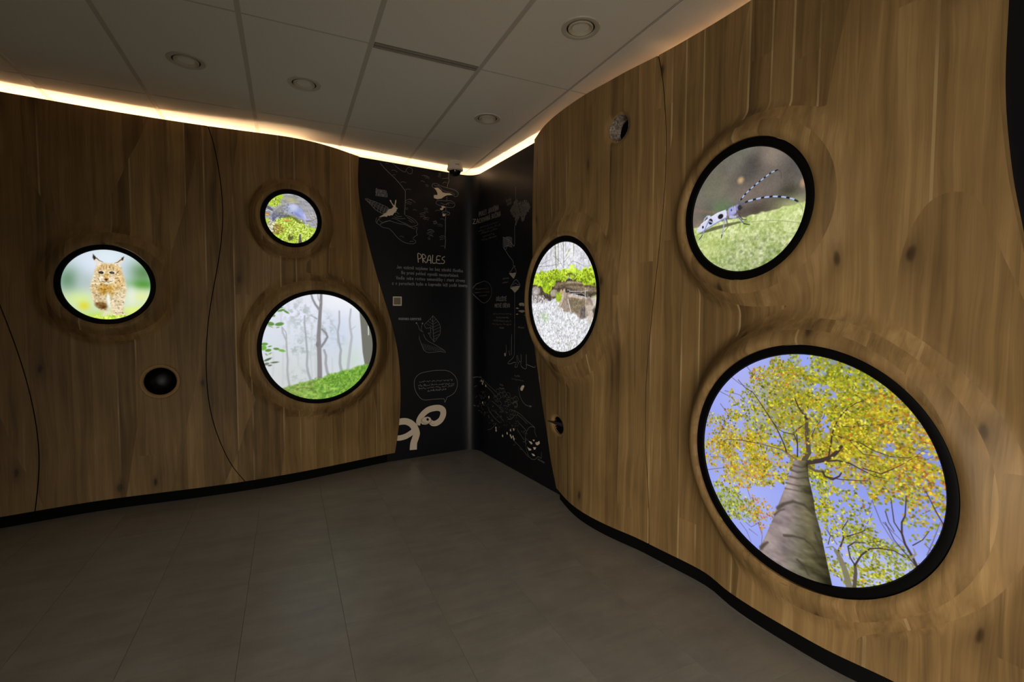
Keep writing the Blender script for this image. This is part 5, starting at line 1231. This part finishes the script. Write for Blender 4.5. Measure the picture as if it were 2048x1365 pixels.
for x, z in sc:
    a_, L = r.uniform(-0.5, 0.5), r.uniform(0.012, 0.03)
    k.smooth([(x - L, z - L * .3 * a_), (x, z + L * .35), (x + L, z + L * .4 * a_)], 0.0026)
    if r.random() < .5: k.smooth([(x - L * .7, z - .012), (x, z - .006), (x + L * .8, z - .013)], 0.0022)
k.smooth([(0.983,2.355),(1.005,2.369),(1.038,2.370),(1.074,2.351)], 0.003); k.smooth([(1.252,2.179),(1.256,2.199),(1.271,2.207),(1.275,2.191),(1.257,2.174)], 0.003); k.smooth([(1.189,2.109),(1.209,2.120),(1.236,2.117),(1.255,2.104)], 0.003); k.smooth([(1.209,2.063),(1.229,2.068),(1.243,2.059)], 0.003)
k.done('bark_marks')
# slug with a leaf
k = Ink('L')
e = [(0.909,1.285),(1.120,1.282)]; write(k, 'MODRANKA KARPATSKÁ', e[0], e[1], 0.0185, 0.0034)
k.done('slug_caption')
k = Ink('L')
for t in ([(1.237,1.324),(1.215,1.299),(1.191,1.277),(1.163,1.251),(1.151,1.234),(1.159,1.217),(1.170,1.207),(1.190,1.206),(1.206,1.213),(1.212,1.201),(1.212,1.175),(1.214,1.160),(1.194,1.162),(1.188,1.156),(1.210,1.145),(1.206,1.133),(1.213,1.118),(1.233,1.095),(1.245,1.076)], [(1.237,1.324),(1.259,1.299),(1.287,1.269),(1.307,1.231),(1.312,1.196),(1.307,1.154),(1.286,1.120),(1.266,1.094),(1.245,1.076)], [(1.235,1.318),(1.236,1.265),(1.237,1.209),(1.239,1.152),(1.243,1.079)],
          [(1.077,1.253),(1.092,1.229),(1.105,1.195),(1.127,1.176)], [(1.131,1.251),(1.125,1.221),(1.121,1.191),(1.139,1.172)], [(1.101,1.136),(1.102,1.109),(1.114,1.079),(1.126,1.045),(1.149,0.999),(1.189,0.979),(1.249,0.980),(1.310,0.982),(1.361,0.972),(1.343,0.996),(1.290,1.029),(1.241,1.057),(1.201,1.077),(1.162,1.108),(1.142,1.153)]): k.smooth(t, 0.0026)
for a_ in ([(1.238,1.265),(1.271,1.292)], [(1.237,1.243),(1.287,1.269)], [(1.237,1.216),(1.305,1.242)], [(1.238,1.186),(1.312,1.215)], [(1.239,1.156),(1.311,1.185)], [(1.241,1.125),(1.300,1.147)], [(1.241,1.102),(1.278,1.117)], [(1.237,1.243),(1.191,1.269)], [(1.237,1.216),(1.171,1.251)], [(1.237,1.265),(1.211,1.292)], [(1.236,1.197),(1.206,1.213)]): k.line(a_, 0.0020)
for i in range(13):
    t = i / 12; a_ = [(1.126,1.068),(1.326,1.012)]; b_ = [(1.149,1.003),(1.343,0.979)]
    k.line([(a_[0][0] * (1 - t) + a_[1][0] * t, a_[0][1] * (1 - t) + a_[1][1] * t), (b_[0][0] * (1 - t) + b_[1][0] * t, b_[0][1] * (1 - t) + b_[1][1] * t)], 0.0016)
for x, z in [(1.075,1.255),(1.133,1.251)]: k.dot(x, z, 0.007)
k.done('slug_drawing')
# speech bubble and snake
k = Ink('L')
k.smooth([(1.135,0.793),(1.226,0.804),(1.306,0.804),(1.374,0.797),(1.422,0.774),(1.463,0.733),(1.484,0.680),(1.480,0.629),(1.459,0.585),(1.421,0.556),(1.374,0.540)], 0.0036); k.line([(1.374,0.540),(1.366,0.516),(1.353,0.491),(1.351,0.511),(1.343,0.528)], 0.0036); k.smooth([(1.343,0.528),(1.278,0.532),(1.212,0.532),(1.159,0.532),(1.120,0.545),(1.089,0.579),(1.063,0.624),(1.050,0.674),(1.052,0.723),(1.071,0.759),(1.103,0.783),(1.135,0.793)], 0.0036)
k.done('speech_bubble')
k = Ink('L')
for i, e in enumerate(([(1.099,0.698),(1.432,0.693)], [(1.086,0.665),(1.452,0.658)], [(1.092,0.637),(1.456,0.634)], [(1.179,0.607),(1.366,0.609)])): scrawl(k, e[0], e[1], 0.016, 0.0028, i)
k.done('bubble_lettering')
k = Ink('L')
k.band([(0.855,0.212),(0.909,0.205),(0.965,0.213),(1.016,0.237),(1.041,0.256)], [0.046, 0.050, 0.052, 0.052, 0.05])
k.done('snake_tail', M_PRINT, stuff=False); k = Ink('L')
k.band([(1.083,0.300),(1.093,0.349),(1.126,0.395),(1.178,0.433),(1.237,0.446),(1.294,0.443),(1.331,0.417),(1.334,0.372),(1.310,0.327),(1.270,0.302),(1.230,0.301),(1.204,0.323)], [0.040, 0.052, 0.056, 0.058, 0.058, 0.058, 0.060, 0.060, 0.058, 0.056, 0.050, 0.040])
k.fill([(1.107,0.341),(1.119,0.361),(1.145,0.371),(1.181,0.373),(1.205,0.361),(1.218,0.331),(1.197,0.308),(1.161,0.298),(1.125,0.304),(1.109,0.322)])
k.done('snake_body', M_PRINT, stuff=False)
k = Ink('L')
k.band([(0.868,0.350),(0.929,0.355),(0.973,0.349),(1.017,0.324),(1.051,0.279),(1.067,0.228),(1.057,0.185),(1.040,0.138),(1.035,0.076)], [0.058, 0.060, 0.060, 0.060, 0.064, 0.066, 0.066, 0.066, 0.070])
k.done('snake_coil', M_PRINT, None, None, 0.0005, False)
k = Ink('L')
for t in ([(1.116,0.327),(1.125,0.358),(1.152,0.370),(1.184,0.371),(1.210,0.351),(1.217,0.328),(1.197,0.310),(1.161,0.306),(1.132,0.316),(1.116,0.327)], [(1.118,0.341),(1.138,0.319),(1.171,0.312)], [(1.190,0.312),(1.223,0.293),(1.250,0.293)], [(1.064,0.333),(1.086,0.294),(1.102,0.257)]): k.smooth(t, 0.0022)
for x, z in [(1.179,0.344),(1.176,0.347)]: k.dot(x, z, 0.012)
k.done('snake_face', plain('dark_print', (40, 34, 30), 0.7), None, None, 0.0011)

# ---- right run
k = Ink('R')
for text, e in (('PRALES JAVOŘINA', [(4.348,2.273),(3.963,2.266)]), ('ZACHOVANÁ BUČINA', [(4.410,2.211),(3.927,2.204)])): write(k, text, e[0], e[1], 0.042, 0.006)
k.done('forest_heading', plain('dim_print', (150, 142, 138), 0.7))
k = Ink('R')
for i, e in enumerate(([(4.333,2.156),(3.980,2.152)], [(4.353,2.125),(3.931,2.121)], [(4.323,2.096),(3.989,2.095)], [(4.272,2.062),(4.034,2.059)], [(4.313,2.032),(4.006,2.030)])): scrawl(k, e[0], e[1], 0.017, 0.003, 10 + i)
k.done('forest_lettering', plain('dim_print_small', (120, 114, 112), 0.7))
k = Ink('R')
for i, e in enumerate(([(3.830,2.298),(3.740,2.300)], [(3.813,2.267),(3.735,2.268)])): scrawl(k, e[0], e[1], 0.026, 0.004, 20 + i)
k.done('lichen_caption', plain('dim_print_caption', (110, 104, 102), 0.7))
k = Ink('R')
r = random.Random(8)
top = [(3.727,2.246),(3.696,2.283),(3.664,2.297),(3.633,2.283),(3.595,2.265),(3.558,2.263),(3.510,2.267),(3.470,2.238),(3.452,2.205)]
bot = [(3.751,2.211),(3.711,2.140),(3.687,2.104),(3.659,2.080),(3.632,2.111),(3.586,2.111),(3.553,2.084),(3.527,2.120),(3.455,2.171)]
for i in range(46):
    t = i / 45 * 8; j = min(int(t), 7); f = t - j
    a_ = [top[j][c] * (1 - f) + top[j + 1][c] * f for c in (0, 1)]; b_ = [bot[j][c] * (1 - f) + bot[j + 1][c] * f for c in (0, 1)]
    s0, s1 = r.uniform(0, .25), r.uniform(.72, 1.0)
    pts = [(a_[0] + (b_[0] - a_[0]) * q + r.uniform(-.012, .012), a_[1] + (b_[1] - a_[1]) * q) for q in np.linspace(s0, s1, 7)]
    k.smooth(pts, 0.011, n=3)
k.done('lichen_drawing', plain('lichen_print', (132, 128, 122), 0.7))
k = Ink('R')
k.line([(3.667,2.399),(3.668,2.301)], 0.003); k.line([(3.682,2.076),(3.681,1.921),(3.693,1.911),(3.816,2.001),(3.774,1.969)], 0.004)
k.smooth([(3.883,2.013),(3.875,1.979),(3.883,1.955),(3.870,1.916),(3.840,1.902),(3.815,1.910),(3.815,1.930),(3.782,1.934),(3.795,1.972),(3.824,1.992),(3.883,2.013)], 0.004)
for i in range(10):
    y0, z0 = [(3.875,1.995),(3.866,1.916)][0]; y1, z1 = [(3.875,1.995),(3.866,1.916)][1]; t = i / 9
    k.smooth([(y0 + (y1 - y0) * t, z0 + (z1 - z0) * t), (y0 - .07, z0 + (z1 - z0) * t + .01), (y0 - .15, z0 + (z1 - z0) * t - .01)], 0.003)
k.line([(3.846,1.901),(3.783,1.843),(3.713,1.793),(3.700,1.774)], 0.004); k.smooth([(3.700,1.774),(3.704,1.749),(3.670,1.742),(3.713,1.730),(3.730,1.712),(3.772,1.689),(3.712,1.680),(3.656,1.681),(3.661,1.711),(3.678,1.729)], 0.004)
k.smooth([(3.746,1.574),(3.703,1.606),(3.661,1.629),(3.627,1.615),(3.590,1.576),(3.643,1.573),(3.703,1.572),(3.746,1.574)], 0.004); k.smooth([(3.712,1.585),(3.669,1.600),(3.627,1.585),(3.602,1.588)], 0.003)
k.line([(3.678,1.521),(3.676,1.260),(3.679,1.142),(3.678,1.006)], 0.003)
k.smooth([(3.678,1.006),(3.701,0.968),(3.791,0.914),(3.749,0.910),(3.678,0.930),(3.649,0.919),(3.672,0.893),(3.637,0.894),(3.609,0.931),(3.575,0.943),(3.569,0.909),(3.509,0.889),(3.482,0.906),(3.485,0.928),(3.372,0.916),(3.352,0.929)], 0.0036)
for t in ([(3.823,1.069),(3.816,0.996)], [(3.726,1.164),(3.731,0.990)], [(3.774,1.023),(3.755,0.985)], [(3.638,0.991),(3.632,0.932)], [(3.488,1.008),(3.485,0.928)], [(3.570,1.002),(3.566,0.944)]): k.line(t, 0.004)
k.smooth([(3.621,0.992),(3.609,0.958),(3.586,0.942)], 0.003)
for x, z in [(3.841,0.984)]: k.dot(x, z, 0.016)
k.smooth([(4.381,1.633),(4.254,1.651),(4.154,1.627),(4.105,1.586),(4.095,1.528),(4.140,1.478),(4.239,1.445),(4.328,1.467),(4.404,1.526),(4.412,1.588),(4.381,1.633)], 0.0026)
k.done('fungus_lines')
mp = plain('fungus_print', (176, 164, 148), 0.7)
for t in ([(3.774,1.688),(3.747,1.692),(3.712,1.685),(3.670,1.690),(3.656,1.681),(3.674,1.658),(3.695,1.638),(3.721,1.653)],
          [(3.757,1.565),(3.712,1.568),(3.643,1.571),(3.587,1.576),(3.618,1.546),(3.675,1.519),(3.711,1.542)],
          [(4.589,1.280),(4.507,1.243),(4.519,1.222),(4.589,1.227)],
          [(3.610,1.418),(3.596,1.432),(3.557,1.434),(3.524,1.427),(3.513,1.415),(3.535,1.402),(3.559,1.411),(3.584,1.405)],
          [(3.618,1.364),(3.590,1.372),(3.534,1.372),(3.502,1.362),(3.556,1.351)],
          [(3.660,1.389),(3.635,1.396),(3.603,1.386),(3.635,1.382)],
          [(3.663,1.338),(3.634,1.344),(3.609,1.338),(3.640,1.334)],
          [(3.523,1.331),(3.502,1.334),(3.486,1.328),(3.507,1.325)],
          [(3.518,1.385),(3.497,1.390),(3.489,1.381),(3.507,1.376)]):
    k = Ink('R'); k.fill(t); k.done('fungus_cap', mp, stuff=False)
k = Ink('R')
for text, e in (('DŮLEŽITÉ', [(4.004,1.459),(3.818,1.456)]), ('MRTVÉ DŘEVO', [(4.033,1.400),(3.757,1.398)])): write(k, text, e[0], e[1], 0.032, 0.0055)
k.done('deadwood_heading', plain('dim_print_b', (156, 148, 142), 0.7))
k = Ink('R')
for i, e in enumerate(([(4.064,1.333),(3.733,1.331)], [(4.003,1.300),(3.775,1.300)], [(4.057,1.272),(3.733,1.268)], [(4.084,1.242),(3.715,1.239)], [(3.944,1.209),(3.861,1.208)])): scrawl(k, e[0], e[1], 0.016, 0.0034, 30 + i)
for i, e in enumerate(([(3.617,1.220),(3.522,1.220)], [(4.389,1.576),(4.161,1.573)], [(4.396,1.543),(4.140,1.540)], [(4.343,1.507),(4.189,1.509)], [(3.887,1.644),(3.778,1.643)], [(3.887,1.608),(3.791,1.609)])): scrawl(k, e[0], e[1], 0.012, 0.003, 40 + i)
k.done('deadwood_lettering', plain('dim_print_c', (120, 114, 110), 0.7))
# fallen log crowded with growth
k = Ink('R'); r = random.Random(11)
for t in ([(4.546,0.581),(4.526,0.644),(4.457,0.699),(4.354,0.727),(4.245,0.703),(4.123,0.662),(3.991,0.626)], [(4.731,0.525),(4.689,0.504),(4.546,0.504),(4.410,0.495)], [(4.731,0.525),(4.647,0.537),(4.566,0.561)], [(4.689,0.518),(4.606,0.530),(4.536,0.510)], [(3.687,0.516),(3.575,0.500),(3.482,0.468),(3.405,0.449),(3.354,0.432),(3.354,0.398),(3.323,0.364)], [(3.442,0.417),(3.404,0.432),(3.361,0.434)], [(3.442,0.417),(3.481,0.371),(3.500,0.310),(3.486,0.250),(3.466,0.206),(3.415,0.170),(3.352,0.177),(3.303,0.213),(3.261,0.211),(3.256,0.259)],
          [(4.174,0.242),(4.089,0.276),(4.006,0.336)], [(3.685,0.253),(3.601,0.230),(3.519,0.200),(3.440,0.171)], [(4.056,0.452),(3.958,0.423),(3.864,0.387)], [(4.089,0.533),(3.974,0.505),(3.864,0.470)], [(3.630,0.490),(3.548,0.470),(3.469,0.443)], [(3.602,0.424),(3.534,0.402),(3.481,0.381)], [(4.157,0.434),(4.023,0.379),(3.926,0.359)], [(4.245,0.671),(4.089,0.620),(4.007,0.581)], [(3.629,0.368),(3.574,0.329),(3.520,0.299)], [(3.803,0.436),(3.744,0.425),(3.672,0.475)]): k.smooth(t, 0.0032)
c0 = [(3.819,0.576)][0]
for i in range(22):
    a_ = r.random() * 6.28; q = r.random()**.5; y_, z_ = c0[0] + .20 * q * math.cos(a_), c0[1] + .13 * q * math.sin(a_)
    k.smooth([(y_ + .035 * math.cos(b), z_ + .022 * math.sin(b)) for b in np.linspace(0, 5.2, 7)], 0.0024, n=3)
for cc, nn in (([(4.227,0.454)][0], 40), ([(4.354,0.632)][0], 30), ([(4.023,0.395)][0], 22), ([(3.601,0.302)][0], 26), ([(3.759,0.459)][0], 24)):
    for i in range(nn):
        a_ = r.random() * 6.28; q = r.random()**.5; y_, z_ = cc[0] + .15 * q * math.cos(a_), cc[1] + .12 * q * math.sin(a_); b = r.random() * 6.28
        k.line([(y_, z_), (y_ + .03 * math.cos(b), z_ + .02 * math.sin(b))], 0.0022)
k.smooth([(3.607,0.734),(3.597,0.675),(3.556,0.624),(3.496,0.595),(3.425,0.593)], 0.0046); k.fill([(3.434,0.601),(3.396,0.599),(3.429,0.584)])
k.done('log_drawing', plain('log_line_print', (140, 136, 132), 0.7))
for t in ([(3.557,0.744),(3.530,0.754),(3.513,0.746),(3.534,0.719),(3.547,0.702),(3.574,0.703),(3.580,0.720)],
          [(3.448,0.305),(3.403,0.308),(3.384,0.295),(3.409,0.286)],
          [(3.388,0.329),(3.351,0.336),(3.366,0.319)],
          [(3.347,0.315),(3.317,0.325),(3.287,0.342),(3.280,0.323),(3.310,0.301),(3.335,0.300)],
          [(3.467,0.255),(3.447,0.246),(3.409,0.248),(3.403,0.239),(3.441,0.226)],
          [(3.378,0.270),(3.334,0.280),(3.340,0.262),(3.365,0.252)],
          [(3.402,0.212),(3.365,0.218),(3.346,0.206),(3.377,0.198)]):
    k = Ink('R'); k.fill(t); k.done('larva', M_PRINT, stuff=False)
k = Ink('R')
for x, z in [(4.009,0.296),(4.006,0.273),(3.882,0.250),(3.741,0.331),(3.686,0.349),(3.800,0.291),(3.743,0.285),(3.726,0.272),(3.697,0.284),(3.682,0.267),(4.308,0.696),(4.272,0.692),(4.284,0.670),(4.213,0.659),(4.149,0.559),(4.281,0.486)]: k.dot(x, z, 0.012)
k.done('log_dots', M_PRINT)
k = Ink('R')
for i, e in enumerate(([(3.675,0.808),(3.585,0.811)], [(3.724,0.777),(3.531,0.782)], [(3.935,0.699),(3.873,0.699)], [(3.951,0.662),(3.857,0.671)], [(4.517,0.427),(4.391,0.435)], [(3.309,0.185),(3.208,0.179)])): scrawl(k, e[0], e[1], 0.014, 0.003, 60 + i)
for t in ([(4.571,1.504),(4.555,1.462),(4.531,1.420)], [(4.486,1.505),(4.491,1.454)]): k.smooth(t, 0.004)
c0 = [(4.715,1.423)][0]
for i in range(26):
    a_ = -0.9 + r.uniform(-.25, .25); y_, z_ = c0[0] + r.uniform(-.13, .1), c0[1] + r.uniform(-.16, .12)
    k.line([(y_, z_), (y_ - .07 * math.cos(a_), z_ + .07 * math.sin(a_))], 0.0022)
k.done('small_captions', plain('dim_print_d', (120, 114, 110), 0.7))
# hint of lettering on the near panel
vs, fs = [], []
for a_, b_ in (((.545, 2.135), (.545, 2.118)), ((.545, 2.118), (.535, 2.112)), ((.535, 2.112), (.53, 2.13)), ((.53, 2.13), (.52, 2.136)), ((.52, 2.136), (.515, 2.112)), ((.505, 2.112), (.5, 2.136)), ((.5, 2.136), (.49, 2.112))):
    dy, dz = b_[0] - a_[0], b_[1] - a_[1]; L = math.hypot(dy, dz); ny, nz_ = -dz / L * .0016, dy / L * .0016
    b = len(vs); vs += [(1.8835, a_[0] + ny, a_[1] + nz_), (1.8835, a_[0] - ny, a_[1] - nz_), (1.8835, b_[0] - ny, b_[1] - nz_), (1.8835, b_[0] + ny, b_[1] + nz_)]; fs.append((b, b + 1, b + 2, b + 3))
link('lettering', mesh('lettering', vs, fs), M_LINE, graphic2)
